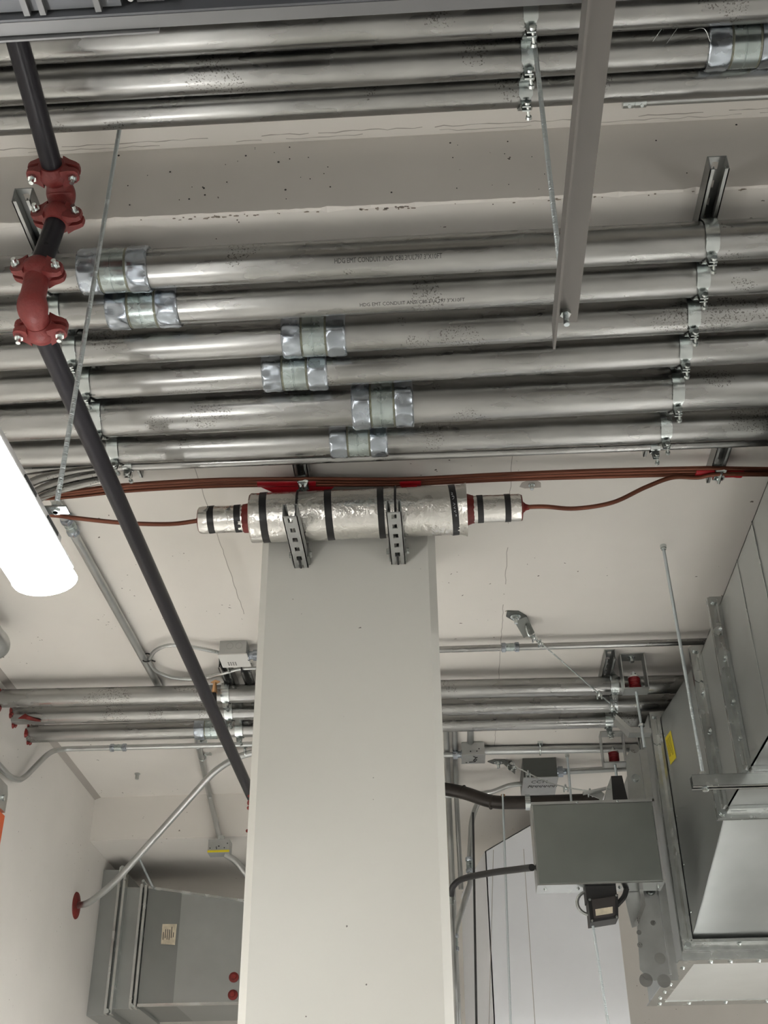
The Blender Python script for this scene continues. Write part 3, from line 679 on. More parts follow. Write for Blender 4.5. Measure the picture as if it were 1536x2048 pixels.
# lower rack: three conduits running from the left wall behind the column to the right
z25 = H-.0413-.0365
GL = 'conduits crossing behind the column'
def lowc(label, pl, pr_, r, cps=()):
    z = H-.0413-r; a = az(*pl, z); b_ = az(*pr_, z); s_ = (b_.y-a.y)/(b_.x-a.x)
    y0 = a.y+s_*(XL-.05-a.x); y1 = a.y+s_*(2.4-a.x)
    cs = [(ay(p0, py, a.y).x, ay(p1, py, a.y).x, .3) for p0, p1, py in cps]
    return conduit(label, y0, z, r, XL-.05, 2.4, cs, GL, y1), (a, s_, z, r)
lows = [lowc('galvanized conduit highest of the three crossing behind the column', (100, 1395), (1100, 1374), .0365),
        lowc('galvanized conduit in the middle of the three crossing behind the column', (100, 1430), (1100, 1409), .0365),
        lowc('galvanized conduit lowest of the three, with a blue coupling by the black pipe', (100, 1467), (1100, 1441), .0365, ((390, 458, 1455),))]
def ly(k, x): (a, s_, z, r) = lows[k][1]; return a.y+s_*(x-a.x), z, r
for k, (px, py) in enumerate(((453, 1385), (460, 1415), (480, 1455))):
    x = ay(px, py, ly(k, -.8)[0]).x; y, z, r = ly(k, x)
    clamp('bright clamp left of the column on the %s of the three rear conduits' % ('highest', 'middle one', 'lowest')[k], x, y, z, r, H-.02, 'clamps left of the column', .032)
    x = ay((1228, 1226, 1217)[k], (1375, 1410, 1445)[k], ly(k, .5)[0]).x; y, z, r = ly(k, x)
    clamp('bright clamp by the spring hangers on the %s of three rear conduits' % ('highest', 'middle one', 'lowest')[k], x, y, z, r, H-.02, 'clamps near the spring hangers', .032)
for k, (px, lab) in enumerate(((447, 'dark strut end above the rear conduits left of the column'), (1222, 'dark strut end above the rear conduits beside a spring hanger'))):
    q = az(px, 1335 if k == 0 else 1318, H-.041)
    strut('strut_channel', lab, 'strut', (q.x, q.y, H), (q.x+.0, ly(2, q.x)[0]+.08, H), Z, 'ceiling struts')
q = az(492, 1345, H-.041); strut('strut_channel', 'second dark strut end hidden beside the column', 'strut', (q.x, q.y, H), (q.x, q.y+.45, H), Z, 'ceiling struts')
# brass ground lug on the pipe side
q = az(430, 1365, 1.93)
t = thing('ground_lug', 'small copper-coloured lug with black wire beside the black pipe', 'lug', q-Z*.06)
obj('wing', MB().prism([q+V((-.018, 0, .002)), q+V((0, 0, .012)), q+V((.020, 0, .004)), q+V((.004, 0, -.006))], (0, .006, 0)), 'brass', t, False)
obj('stem', MB().lathe(q, -Z, [(0, .006), (.02, .009), (.045, .012)], 12), 'brass', t); obj('wire', MB().tube([q-Z*.045, q+V((.004, .01, -.10))], .009, 10), 'black', t)
# firestop sealant where the three conduits enter the left wall
for k, off in enumerate(((.0, .0), (.045, .0), (.0, 0))):
    y, z, r = ly(k, XL); mb = MB()
    for i in range(9):
        a = random.uniform(0, 6.28); rr = r*random.uniform(.95, 1.2)
        mb.lathe((XL-.004, y+math.cos(a)*rr, z+math.sin(a)*rr), (1, .1, -.1), [(0, .016), (.006, random.uniform(.008, .014)), (.008+random.uniform(0, .008), .005)], 8, 3, .4)
    single('firestop_sealant', mb, 'redcaulk', 'dark red sealant where the %s rear conduit enters the left wall' % ('highest', 'middle', 'lowest')[k], 'sealant', 'red sealant at the left wall')
y, z, r = ly(1, XL+.09); single('firestop_smear', MB().prism([V((XL+.03, y-.030, z-.024)), V((XL+.06, y-.037, z-.006)), V((XL+.075, y-.036, z-.016)), V((XL+.12, y-.026, z-.030)), V((XL+.125, y-.018, z-.035)), V((XL+.10, y-.022, z-.034)), V((XL+.06, y-.030, z-.026))], (0, -.003, -.003)), 'redcaulk', 'red sealant smear on the middle rear conduit near the left wall', 'sealant', 'red sealant at the left wall', False)
# thin conduit below the rack that turns down the left wall
zq = H-.047
ta, tb = az(560, 1487, zq), az(125, 1498, zq)
tp = [ta, tb, ax(100, 1503, XL+.06), ax(52, 1552, XL+.028), ax(40, 1560, XL+.022), ax(22, 1556, XL+.022), ax(-30, 1500, XL+.022)]
cpq = ta.lerp(tb, (az(238, 1497, zq).x-ta.x)/(tb.x-ta.x))
bent('thin conduit with a blue coupling bending down along the left wall', 'small_conduit', tp, .0118, [.02, .05, .08, .10, .02, .08, .02], coups=[(cpq, ta-tb, .075)])
q = az(490, 1509, H-.02)
# conduit down to the small box under the beam
jq = ay(440, 1682, YB-.05)
p0, p1 = az(392, 1470, H-.0145), az(416, 1586, H-.0145)
bent('thin conduit running down from the rear rack to the yellow-marked box', 'small_conduit', [p0, V((p1.x, YB-.018, H-.0145)), V((jq.x, YB-.03, jq.z))], .0125, .03)
for k, (px, py) in enumerate(((396, 1490), (405, 1515))):
    q = az(px, py, H-.02); t = thing('pipe_strap', ('upper', 'lower')[k]+' pipe strap on the thin conduit left of the black pipe', 'strap', q-Z*.02, 'pipe straps')
    obj('strap_band', MB().torus(q, p1-p0, .0155, .003, 18, 6), 'zinc', t); obj('strap_foot', MB().box((q.x+.010, q.y-.010, H-.008), (q.x+.04, q.y+.010, H)), 'zinc', t, False)
t = thing('junction_box', 'small steel box with a yellow stripe hanging under the far beam', 'junction box', jq-Z*.08)
bw = .052
bx0, bx1 = jq.x-bw, jq.x+bw
obj('body', MB().box((bx0, YB-.075, jq.z-.064), (bx1, YB-.001, jq.z)), 'jbox', t, False)
obj('yellow_stripe', MB().box((bx0-.001, YB-.077, jq.z-.062), (bx1+.001, YB-.074, jq.z-.052)), 'yellow', t, False)
obj('connector', MB().lathe((jq.x, YB-.03, jq.z), Z, [(0, .022), (.01, .022), (.01, .017), (.03, .017)], 12, 6, .04), 'zinc', t)
mb = MB()
for i in range(7): mb.lathe((random.uniform(bx0+.01, bx1-.01), YB-.075, jq.z-random.uniform(.01, .045)), -Y, [(0, .003), (.0006, .003)], 8)
obj('pilot_hole', mb, 'ink', t, False, kind='stuff')
q = V((jq.x+.03, YB-.04, jq.z-.064)); bent('short conduit leaving the yellow-marked box towards the column', 'small_conduit', [q, q+V((.05, .0, -.03)), q+V((.16, .05, -.16))], .0155, .05)
# large conduit from wall escutcheon up to the ceiling by the column
w0 = ax(152, 1811, XL); pA = ax(175, 1808, XL+.07); pB = ay(225, 1770, 5.42); pC = ay(432, 1538, 5.05); pD = az(490, 1506, H-.03); pE = pD+(pD-pC).normalized()*.02+V((.2, -.02, .0)); pE.z = H-.03
bent('grey conduit rising diagonally from a red wall plate to the ceiling', 'diagonal_conduit', [w0, pA, pB, pC, pD, pE], .0155, [.0, .05, .12, .10, .10, 0], n=18)
single('wall_plate', MB().lathe((XL+.0003, w0.y, w0.z), X, [(0, .062), (.004, .060), (.010, .035), (.012, .022)], 32), 'redcaulk', 'round dark red plate where the diagonal conduit enters the left wall', 'wall plate')
for k in range(2):
    q = V((pD.x+.0+.045*k, pD.y-.005*k, pD.z)); t = thing('pipe_strap', ('first', 'second')[k]+' strap on the diagonal conduit next to the column', 'strap', q-Z*.03, 'pipe straps')
    obj('strap_band', MB().torus(q, X, .019, .005, 20, 8), 'zinc', t); obj('strap_foot', MB().box((q.x-.012, q.y-.035, H-.010), (q.x+.012, q.y-.010, H)), 'zinc', t, False)

# left edge: ribbed elbow, steel bracket with orange strip
q = az(-8, 1283, 1.90)
t = thing('conduit_elbow', 'grey rounded conduit fitting poking in at the left edge', 'conduit', q-Z*.05)
obj('elbow_body', MB().tube(spline([q+V((-.25, -.5, 0)), q+V((-.03, -.16, 0)), q+V((.0, -.02, 0)), q+V((-.004, .03, .0)), q+V((-.02, .05, 0))], 8), .044, 24), 'galv2', t)
for k in range(3): obj('rib', MB().torus(q+V((-.004, .01+.012*k, 0)), (0, 1, -.3), .0445-.008*k, .003, 24, 6), 'galv', t)
q = ax(0, 1600, XL+.02)
t = thing('wall_bracket', 'grey steel bracket above an orange strip at the left edge of the wall', 'bracket', (XL+.02, q.y, q.z-.5))
b0, b1 = ax(16, 1575, XL+.02), ax(14, 1632, XL+.02)
obj('plate', MB().prism([V((XL, b0.y-.12, b0.z+.0)), V((XL, b0.y-.02, b0.z)), V((XL, b0.y, b0.z-.03)), V((XL, b0.y, b1.z)), V((XL, b0.y-.12, b1.z))], (.025, 0, 0)), 'galv2', t, False)
o1 = ax(5, 1660, XL+.012); obj('orange_strip', MB().box((XL, o1.y-.14, o1.z-.62), (XL+.012, o1.y, b1.z)), 'orange', t, False)
obj('bolt', MB().lathe((XL+.025, b0.y-.05, b0.z-.06), X, [(0, .012), (.008, .012)], 6), 'zinc', t, False)

# ------------------------------------------------------------------ far left duct
YD2 = 5.93
t = thing('sheet_metal_duct', 'grey sheet-metal duct entering the left wall under the beam', 'duct', (-1.3, YD2+.25, 1.03))
xa = ay(236, 1850, YD2).x; xb = ay(290, 1850, YD2).x; xm = ay(355, 1900, YD2).x
zt0, zt1 = ay(290, 1778, YD2).z, ay(470, 1802, YD2).z; zbm = ay(283, 2008, YD2).z
x1 = -.6; slp = (zt1-zt0)/(ay(470, 1802, YD2).x-xb)
def dpanel(name, xa_, xb_, z0, z1a, z1b, y0, y1, m='duct'):
    return obj(name, MB().quadbox([(xa_, y0, z0), (xb_, y0, z0), (xb_, y1, z0), (xa_, y1, z0), (xa_, y0, z1a), (xb_, y0, z1b), (xb_, y1, z1b), (xa_, y1, z1a)]), m, t, False)
zw1, zw0 = ay(207, 1737, YD2).z, ay(178, 2030, YD2).z
dpanel('wall_sleeve', XL-.02, xa, zw0, zw1, zw1-.005, YD2+.02, YD2+.5)
dpanel('neck', xa, xb, zbm-.015, zt0+.02, zt0+.015, YD2+.03, YD2+.5)
dpanel('front_panel', xb, xm, zbm, zt0, zt0+slp*(xm-xb), YD2, YD2+.5, 'duct2')  # left stretch uses the sheet darkened in place of its reflection
dpanel('front_panel', xm, -.95, zbm, zt0+slp*(xm-xb), zt0+slp*(-.95-xb), YD2-.002, YD2+.5)
dpanel('front_panel', -.95, x1, zbm, zt0+slp*(-.95-xb), zt0+slp*(x1-xb), YD2, YD2+.5)
for xf, top, bot in ((xa-.012, zw1+.0, zw0), (xa+.014, zw1-.03, zw0), (xb-.03, zt0+.02, zbm-.02), (xb-.008, zt0+.015, zbm-.02)):
    obj('flange', MB().box((xf-.006, YD2-.022, bot), (xf+.006, YD2+.03, top)), 'ductf', t, False)
obj('standing_seam', MB().box((-.955, YD2-.012, zbm), (-.945, YD2, zt1+.02)), 'ductf', t, False)
obj('bottom_flange', MB().box((xb, YD2-.010, zbm-.012), (x1, YD2+.01, zbm)), 'ductf', t, False)
obj('top_flange', MB().prism([V((xb, YD2-.010, zt0)), V((xb, YD2-.010, zt0+.012)), V((x1, YD2-.010, zt0+slp*(x1-xb)+.012)), V((x1, YD2-.010, zt0+slp*(x1-xb)))], (0, .02, 0)), 'ductf', t, False)
for zz in (zw1+.0, zw0+.02): obj('corner_bolt', MB().lathe((xa, YD2-.03, zz-.01), -Y, [(0, .012), (.01, .012)], 6), 'zinc', t, False)
for zz in (zt0+.03, zbm-.01): obj('corner_bolt', MB().tube([(xb-.02, YD2-.04, zz), (xb-.02, YD2+.02, zz)], .008, 8), 'zinc', t, False)
lb = [ay(325, 1848, YD2-.003), ay(354, 1848, YD2-.003), ay(350, 1890, YD2-.003), ay(322, 1888, YD2-.003)]
lab_ = obj('paper_label', MB().prism(lb[::-1], (0, -.001, 0)), 'cream', t, False)
mb = MB()
for i in range(6): mb.box((lb[0].x+.008+.010*i, YD2-.0052, lb[3].z+random.uniform(.012, .03)), (lb[0].x+.011+.010*i, YD2-.0041, lb[0].z-random.uniform(.012, .05)))
obj('label_print', mb, 'inkg', lab_, False)
for zz in (ay(470, 1955, YD2).z, ay(472, 1990, YD2).z): obj('red_knob', MB().lathe((ay(468, 1955, YD2).x, YD2-.001, zz), -Y, [(0, .024), (.008, .024), (.010, .012), (.022, .012)], 16), 'redcaulk', t)
p, q = ay(275, 1720, YD2-.01), ay(308, 1768, YD2-.01)
rod('short pale rod above the far left duct', V((p.x, YD2-.03, HB)), V((q.x, YD2-.03, zt0)), .006, 'rods behind the column', anchor=False)

# ------------------------------------------------------------------ right-hand main duct in four sections
DX, DB, DT = .915, 1.235, 1.785
XO = 2.1
def duct_panels(t, xa0, xa1, y0, y1, zb0, zb1, zt0_, zt1_, th=.004, mbot='duct'):
    o = obj('side_panel', MB().quadbox([(xa0, y0, zb0), (xa0+th, y0, zb0), (xa1+th, y1, zb1), (xa1, y1, zb1), (xa0, y0, zt0_), (xa0+th, y0, zt0_), (xa1+th, y1, zt1_), (xa1, y1, zt1_)]), 'duct', t, False)
    obj('bottom_panel', MB().quadbox([(xa0, y0, zb0), (XO, y0, zb0), (XO, y1, zb1), (xa1, y1, zb1), (xa0, y0, zb0+th), (XO, y0, zb0+th), (XO, y1, zb1+th), (xa1, y1, zb1+th)]), mbot, t, False)
    obj('top_panel', MB().quadbox([(xa0, y0, zt0_-th), (XO, y0, zt0_-th), (XO, y1, zt1_-th), (xa1, y1, zt1_-th), (xa0, y0, zt0_), (XO, y0, zt0_), (XO, y1, zt1_), (xa1, y1, zt1_)]), 'duct', t, False)
    return o
def flange(t, xf, y, zb_, zt_, w=.034, d=.034, corner=True, side=-1):
    # frame of folded legs standing proud of the duct, with pressed corner plates and bolts
    obj('flange_leg', MB().box((xf-w, y-.004, zb_-w), (xf, y+.004, zt_+w)).box((xf-w*.35, y-d if side < 0 else y, zb_), (xf-.0005, y if side < 0 else y+d, zt_)), 'ductf', t, False)
    obj('flange_leg', MB().box((xf, y-.004, zb_-w), (XO, y+.004, zb_)).box((xf, y-d if side < 0 else y, zb_-w*.35), (XO, y if side < 0 else y+d, zb_-.0005)), 'ductf', t, False)
    obj('flange_leg', MB().box((xf, y-.004, zt_), (XO, y+.004, zt_+w)), 'ductf', t, False)
    if corner:
        for zz, sg in ((zb_, 1), (zt_, -1)):
            c0 = V((xf-w, y-.006, zz-sg*w))
            cp = obj('corner_plate', MB().prism([c0+V((.006, 0, 0)), c0+V((.13, 0, 0)), c0+V((.14, 0, sg*.014)), c0+V((.125, 0, sg*.030)), c0+V((.032, 0, sg*.032)), c0+V((.030, 0, sg*.125)), c0+V((.014, 0, sg*.14)), c0+V((0, 0, sg*.13)), c0+V((0, 0, sg*.006))], (0, -.003, 0)), 'ductf', t, False)
            b0_ = c0+V((.018, -.003, sg*.018))
            obj('bolt', MB().lathe(b0_, -Y, [(0, .013), (.003, .013), (.003, .009), (.010, .009)], 12), 'zinc', cp)
            obj('pressed_rib', MB().box(c0+V((.045, -.0055, sg*.017-.004)), c0+V((.095, -.0028, sg*.017+.004))).box(c0+V((.013, -.0055, sg*.07-.025)), c0+V((.021, -.0028, sg*.07+.025))), 'ductf', cp, False)
def screws(t, pts, d, r=.006):
    for p in pts: obj('screw', MB().lathe(p, d, [(0, r*1.25), (.0015, r*1.25), (.002, r*.8), (.006, r*.7)], 8), 'zinc', t)
GD = 'main duct sections'
y1_, y2_, y3_, y4_ = 3.43, 3.79, 4.42, 5.30
t = thing('sheet_metal_duct', 'nearest duct section at the right edge, running up under the ceiling', 'duct', (1.5, 3, DB), GD)
duct_panels(t, DX, DX, 2.30, y1_-.008, DB, DB, DT, DT); flange(t, DX, y1_-.006, DB, DT, side=-1)
obj('lock_seam', MB().box((DX-.003, 2.9, DB), (DX, 2.904, DT)).box((DX-.002, 3.12, DB), (DX, 3.123, DT)), 'ductf', t, False)
screws(t, [V((DX-.012, y1_-.02, z_)) for z_ in (1.33, 1.45, 1.60, 1.70)], -X)
t = thing('sheet_metal_duct', 'short duct section between the two close flanges at right', 'duct', (1.5, 3.6, DB), GD)
duct_panels(t, DX, DX, y1_+.002, y2_-.008, DB, DB, DT, DT); flange(t, DX, y1_+.006, DB, DT, side=1, corner=False); flange(t, DX, y2_-.006, DB, DT)
screws(t, [V((DX-.012, y2_-.02, z_)) for z_ in (1.34, 1.5, 1.64)], -X)
screws(t, [V((x_, y1_+.11, DB-.0005)) for x_ in (1.02, 1.2, 1.4)], -Z)
t = thing('sheet_metal_duct', 'widening duct section with the yellow label at right', 'duct', (1.5, 4.1, .96), GD)
X3, B3 = .862, .962
sidep = duct_panels(t, DX, X3, y2_+.002, y3_-.008, DB, B3, DT, DT+.02); flange(t, DX, y2_+.006, DB, DT, side=1, corner=False); flange(t, X3, y3_-.006, B3, DT+.02)
screws(t, [V((X3+.008, y3_-.06, z_)) for z_ in (1.05, 1.22, 1.4, 1.58, 1.72)], -X)
screws(t, [V((x_, y3_-.017, B3-.014)) for x_ in (1.03, 1.2, 1.4)], -Z)
# yellow label lies on the slanting side panel
def on_side(px, py):
    d = ray(px, py); k = (X3-DX)/(y3_-y2_); s_ = (DX-k*y2_)/(d.x-k*d.y); q = d*s_; return q-V((.0012, 0, 0))
lab4 = [on_side(*p) for p in ((1342, 1461), (1353, 1515), (1342, 1530), (1331, 1476))]
yl_ = obj('yellow_label', MB().prism(lab4[::-1], (-.0008, 0, 0)), 'yellow', sidep, False)
mb = MB()
for i in range(5):
    f = .15+.15*i; a = lab4[3].lerp(lab4[0], f); b_ = lab4[2].lerp(lab4[1], f)
    p, q = a.lerp(b_, .12), a.lerp(b_, random.uniform(.6, .85)); w = (lab4[0]-lab4[3])*.03
    mb.prism([p-w+V((-.001, 0, 0)), q-w+V((-.001, 0, 0)), q+w+V((-.001, 0, 0)), p+w+V((-.001, 0, 0))], (-.0004, 0, 0))
obj('label_print', mb, 'yellowd', yl_, False)
t = thing('plenum_box', 'bright sheet-metal plenum with rows of screws at the lower right corner', 'duct', (1.5, 4.9, .90), GD)
PX, PB = .824, .902
duct_panels(t, PX, PX, y3_+.004, y4_, PB, PB, DT+.05, DT+.05, mbot='bright')
flange(t, X3, y3_+.008, B3, DT+.02, side=1, corner=False)
obj('front_rim', MB().box((PX, y3_+.002, PB), (XO, y3_+.006, B3-.03)), 'ductf', t, False)
obj('edge_angle', MB().box((PX-.012, y3_+.004, PB-.004), (PX+.05, y4_, PB)), 'ductf', t, False)
obj('edge_angle', MB().box((PX+.05, y4_-.09, PB-.004), (XO, y4_, PB)), 'ductf', t, False)
obj('edge_angle', MB().box((PX+.05, y3_+.004, PB-.003), (XO, y3_+.07, PB)), 'ductf', t, False)
screws(t, [V((x_, y4_-.05, PB-.004)) for x_ in (.86, .98, 1.13, 1.3, 1.5)]+[V((PX+.02, y_, PB-.004)) for y_ in (4.55, 4.70, 4.85, 5.0, 5.13)]+[V((x_, y3_+.04, PB-.003)) for x_ in (.93, 1.0, 1.1, 1.25, 1.4)], -Z, .008)
obj('side_rib', MB().box((PX-.010, 4.60, PB), (PX, 4.615, DT+.05)).box((PX-.010, 4.66, PB), (PX, 4.675, DT+.05)), 'ductf', t, False)
# perforated frame plate standing beside the plenum
yp = 4.475
pl = thing('damper_assembly', 'perforated steel frame plate standing beside the plenum', 'frame', (.79, yp, .93))
pA_, pB_ = ay(1250, 1500, yp), ay(1283, 1962, yp)
obj('plate', MB().prism([V((pA_.x-.0, yp, pA_.z-.03)), V((pB_.x, yp, pB_.z+.04)), V((pB_.x+.03, yp, pB_.z)), V((PX-.0135, yp, pB_.z)), V((PX-.0135, yp, pA_.z)), V((pA_.x+.02, yp, pA_.z))], (0, .004, 0)), 'galv2', pl, False)
obj('stiffener', MB().box((PX-.045, yp-.012, pB_.z+.02), (PX-.036, yp, pA_.z-.02)), 'galv2', pl, False)
for px, py, r, m_ in ((1272, 1557, .012, 'zinc'), (1301, 1782, .012, 'zinc')):
    q = ay(px, py, yp); obj('bolt', MB().lathe((q.x, yp, q.z), -Y, [(0, r*1.5), (.003, r*1.5), (.003, r), (.012, r)], 14), m_, pl)
for px, py, r in ((1269, 1497, .019), (1306, 1846, .010), (1280, 1890, .010), (1278, 1865, .009), (1320, 1917, .020), (1292, 1960, .024), (1328, 1962, .024)):
    q = ay(px, py, yp); obj('knockout', MB().lathe((q.x, yp, q.z), -Y, [(0, r), (.0012, r*.98)], 20), 'galv', pl)
# duct trapeze
rod('threaded rod from the ceiling to the strut under the nearest duct', (.757, 3.373, H), (.765, 3.373, 1.155), .0052, nuts=(.0, .050))
strut('strut_channel', 'short strut end sticking out under the nearest duct', 'strut', (.728, 3.373, 1.2005), (XO, 3.373, 1.2005), Z, 'duct supports', True, 'ductf', .036)

# ------------------------------------------------------------------ spring hangers and seismic cables
def spring_hanger(label, p, w, h, bottom, nutz=None):
    t = thing('spring_hanger', label, 'hanger', p-Z*h, 'spring hangers'); x, y = p.x, p.y; dd = .032
    for nm, lo, hi in (('top_plate', (x-w, y-dd, H-.004), (x+w, y+dd, H)), ('bottom_plate', (x-w, y-dd, H-h), (x+w, y+dd, H-h+.005))):
        obj(nm, MB().box(lo, hi), 'galv2', t, False)
    for sg in (-1, 1): obj('side_plate', MB().box((x+sg*w-.002, y-dd, H-h), (x+sg*w+.002, y+dd, H)), 'galv2', t, False)
    pts = [V((x+.020*math.cos(a), y+.020*math.sin(a), H-h+.008+a/(2*math.pi)*.0072)) for a in [i*.42 for i in range(int(7*6.28/.42))]]
    obj('coil_spring', MB().tube(pts, .0040, 6), 'spring', t)
    obj('spring_core', MB().lathe((x, y, H-h+.005), Z, [(0, .0195), (.052, .0195)], 16), 'spring', t)
    obj('cup', MB().lathe((x, y, H-h+.056), Z, [(0, .024), (.007, .024), (.010, .012)], 20), 'white', t)
    obj('top_bolt', MB().lathe((x, y, H-.004), -Z, [(0, .016), (.003, .016), (.003, .010), (.020, .010)], 12), 'zinc', t)
    obj('top_nut', MB().lathe((x, y, H-h+.066), Z, [(0, .010), (.010, .010), (.010, .005), (.018, .005)], 6), 'zinc', t)
    obj('hanger_rod', MB().tube([V((x, y, H-h+.06)), bottom], .0058, 10), 'rod', t)
    return t
i1 = az(1262, 1313, H); i2 = az(1222, 1467, H)
r1 = ay(1277, 1450, i1.y); spring_hanger('upper spring hanger with a red coil near the duct', i1, .046, .150, V((i1.x+.004, i1.y, 1.62)))
spring_hanger('lower spring hanger with a red coil above the black actuator', i2, .050, .148, V((i2.x+.003, i2.y, 1.66)))
# bent bracket arm under the upper hanger
bA, bB, bC = ay(1232, 1428, i1.y), ay(1262, 1455, i1.y), ay(1302, 1456, i1.y)
t = thing('bracket_arm', 'bent flat bracket tying the seismic wire to the duct flange', 'bracket', bB-Z*.02)
obj('bent_plate', MB().prism([bA, bB, bC, bC-Z*.018, bB-Z*.020+X*-.008, bA-Z*.016+X*-.006], (0, .05, 0)), 'galv2', t, False)
obj('nut', MB().lathe((i1.x+.004, i1.y+.0, bB.z+.002), Z, [(0, .012), (.010, .012)], 6), 'zinc', t, False)
def seismic(label, pb, path, clips, angle):
    t = thing('seismic_wire', label, 'wire brace', pb-Z*.06, 'seismic wires')
    d = V((math.cos(angle), math.sin(angle), 0)); s_ = V((-d.y, d.x, 0)); c_ = pb
    top = [c_-d*.050-s_*.0, c_-d*.020-s_*.028, c_+d*.030-s_*.028, c_+d*.030+s_*.028, c_-d*.020+s_*.028]
    obj('bracket', MB().prism(top, (0, 0, -.005)).prism([c_+d*.030-s_*.028-Z*.005, c_+d*.030+s_*.028-Z*.005, c_+d*.080+s_*.026-Z*.055, c_+d*.075-s_*.026-Z*.055][::-1], (0, 0, .005)), 'box', t, False)
    obj('bolt', MB().lathe(c_-Z*.005, -Z, [(0, .020), (.003, .020), (.003, .012), (.013, .012), (.013, .007), (.030, .007)], 16), 'zinc', t)
    obj('wire', MB().tube(spline(path, 6), .0030, 8), 'zinc', t)
    q0 = path[0]; obj('thimble_loop', MB().torus((q0+path[1])/2, (path[1]-path[0]).cross(Z), (path[1]-path[0]).length*.5, .0035, 18, 6), 'zinc', t)
    for q in clips:
        obj('wire_clip', MB().torus(q, X, .010, .0036, 14, 6).box(q-V((.010, .004, .012)), q+V((.010, .004, -.002))).tube([q+V((-.008, 0, .0)), q+V((-.008, 0, -.022))], .003, 6).tube([q+V((.008, 0, 0)), q+V((.008, 0, -.022))], .003, 6), 'zinc', t)
    return t
sA = az(1031, 1230, H)
w0_, w1_ = ay(1052, 1248, sA.y+.03), ay(1064, 1270, sA.y+.08)
wE = ay(1226, 1412, 4.30)
wp = [w0_, w1_, w1_.lerp(wE, .33), w1_.lerp(wE, .66), wE, ay(1234, 1425, 4.25)]
seismic('upper wire brace slanting from the ceiling plate to the duct flange', sA, wp, [w1_.lerp(wE, .03), w1_.lerp(wE, .10), w1_.lerp(wE, .82), w1_.lerp(wE, .985)], .9)
sB = az(996, 1522, H)
v0 = ay(1016, 1530, sB.y+.0); v1 = ay(1028, 1532, sB.y-.03); vE = ay(1190, 1584, 4.5)
vp = [v0, v1, ay(1060, 1548, 5.1), ay(1090, 1562, 4.95), ay(1130, 1574, 4.75), vE]
seismic('lower wire brace sagging across the marked grey enclosure', sB, vp, [v1, ay(1056, 1546, 5.12), ay(1131, 1574, 4.75), ay(1180, 1583, 4.54)], .1)

# ------------------------------------------------------------------ right of the column: boxes, pipes, conduits
yb2 = az(925, 1484, H-.001).y
k0, k1, k2 = ay(923, 1485, yb2), ay(968, 1483, yb2), ay(969, 1507, yb2)
t = thing('junction_box', 'small steel junction box with a black mark right of the column', 'junction box', (k0.x, yb2, k2.z))
obj('body', MB().box((k0.x, yb2, k2.z), (k1.x, yb2+.11, k0.z)), 'jbox', t, False); obj('cover', MB().box((k0.x-.003, yb2-.003, k2.z-.004), (k1.x+.003, yb2+.113, k2.z)), 'jbox', t, False)
for u, v in ((.38, .22), (.66, .22), (.76, .42)): obj('knockout_hole', MB().lathe((k0.x+(k1.x-k0.x)*u, yb2, k2.z+(k0.z-k2.z)*v), -Y, [(0, .003), (.0008, .003)], 10), 'ink', t)
mb = MB(); bxm = (k0.x+k1.x)/2; zz = k2.z-.0048
for st in (((.0, .02), (.012, .035), (.006, .05), (.018, .03)), ((.004, .055), (.016, .062), (.010, .078), (.0, .07), (.006, .056)), ((-.02, .090), (.010, .088)), ((-.035, .094), (-.028, .096))):
    mb.tube([V((bxm+u, yb2+v, zz)) for u, v in st], .0022, 5)
obj('marker_scrawl', mb, 'ink', t, False)
conz = (k0.z+k2.z)/2
obj('connector', MB().lathe((k0.x, yb2+.05, conz-.01), -X, [(0, .02), (.004, .02), (.004, .015), (.02, .015), (.02, .0195, 1), (.04, .0195, 1), (.042, .014)], 24, 6, .05), 'nutb', t)
obj('connector', MB().lathe((k0.x+.04, yb2+.05, k0.z), Z, [(0, .018), (.006, .018)], 16), 'nutb', t)
bent('short conduit stub rising from the marked junction box to the rack', 'small_conduit', [(k0.x+.04, yb2+.05, k0.z), (k0.x+.04, yb2-.22, k0.z+.008)], .015)
q = az(1100, 1498, H-.022)
bent('grey conduit running along the ceiling right of the marked junction box', 'ceiling_conduit', [(k1.x, yb2+.06, H-.022), (1.6, q.y+.05, H-.022)], .0195)
bent('thin conduit coming from behind the column to the marked junction box', 'small_conduit', [(k0.x-.03, yb2+.05, conz-.01), (k0.x-.5, yb2+.05, conz-.01)], .0118)
q = ay(1080, 1497, yb2+.065); t = thing('pipe_strap', 'strap on the ceiling conduit above the marked grey enclosure', 'strap', q-Z*.03, 'pipe straps')
obj('strap_band', MB().torus((q.x, yb2+.07, H-.022), X, .023, .004, 20, 8), 'zinc', t); obj('strap_foot', MB().box((q.x-.012, yb2+.02, H-.010), (q.x+.012, yb2+.05, H)), 'zinc', t, False)
# grey enclosure with handwriting
yc2 = az(1046, 1517, H-.002).y
e0_, e1_, e2_ = ay(1045, 1517, yc2), ay(1110, 1515, yc2), ay(1113, 1553, yc2)
t = thing('grey_enclosure', 'dark grey enclosure with handwriting on its underside right of the column', 'enclosure', (e0_.x, yc2, e2_.z))
obj('body', MB().box((e0_.x, yc2, e2_.z), (e1_.x+.004, yc2+.30, H-.001)), 'box', t, False)
obj('cover', MB().box((e0_.x-.003, yc2-.003, e2_.z-.004), (e1_.x+.007, yc2+.303, e2_.z)), 'jbox', t, False)
def under(u, v): return V((e0_.x+u, yc2+v, e2_.z-.0046))
mbx, w_ = text_mb('CC11', .062, lambda u, v: under(.035+u*.55, .072-v*.9)); obj('handwriting', mbx, 'ink', t, False)
mb = MB()
x_ = .025
for i in range(7): mb.tube([under(x_, .13), under(x_+.006, .10), under(x_+.014, .125), under(x_+.016, .105)], .0018, 5); x_ += .02
obj('handwriting', mb, 'ink', t, False)
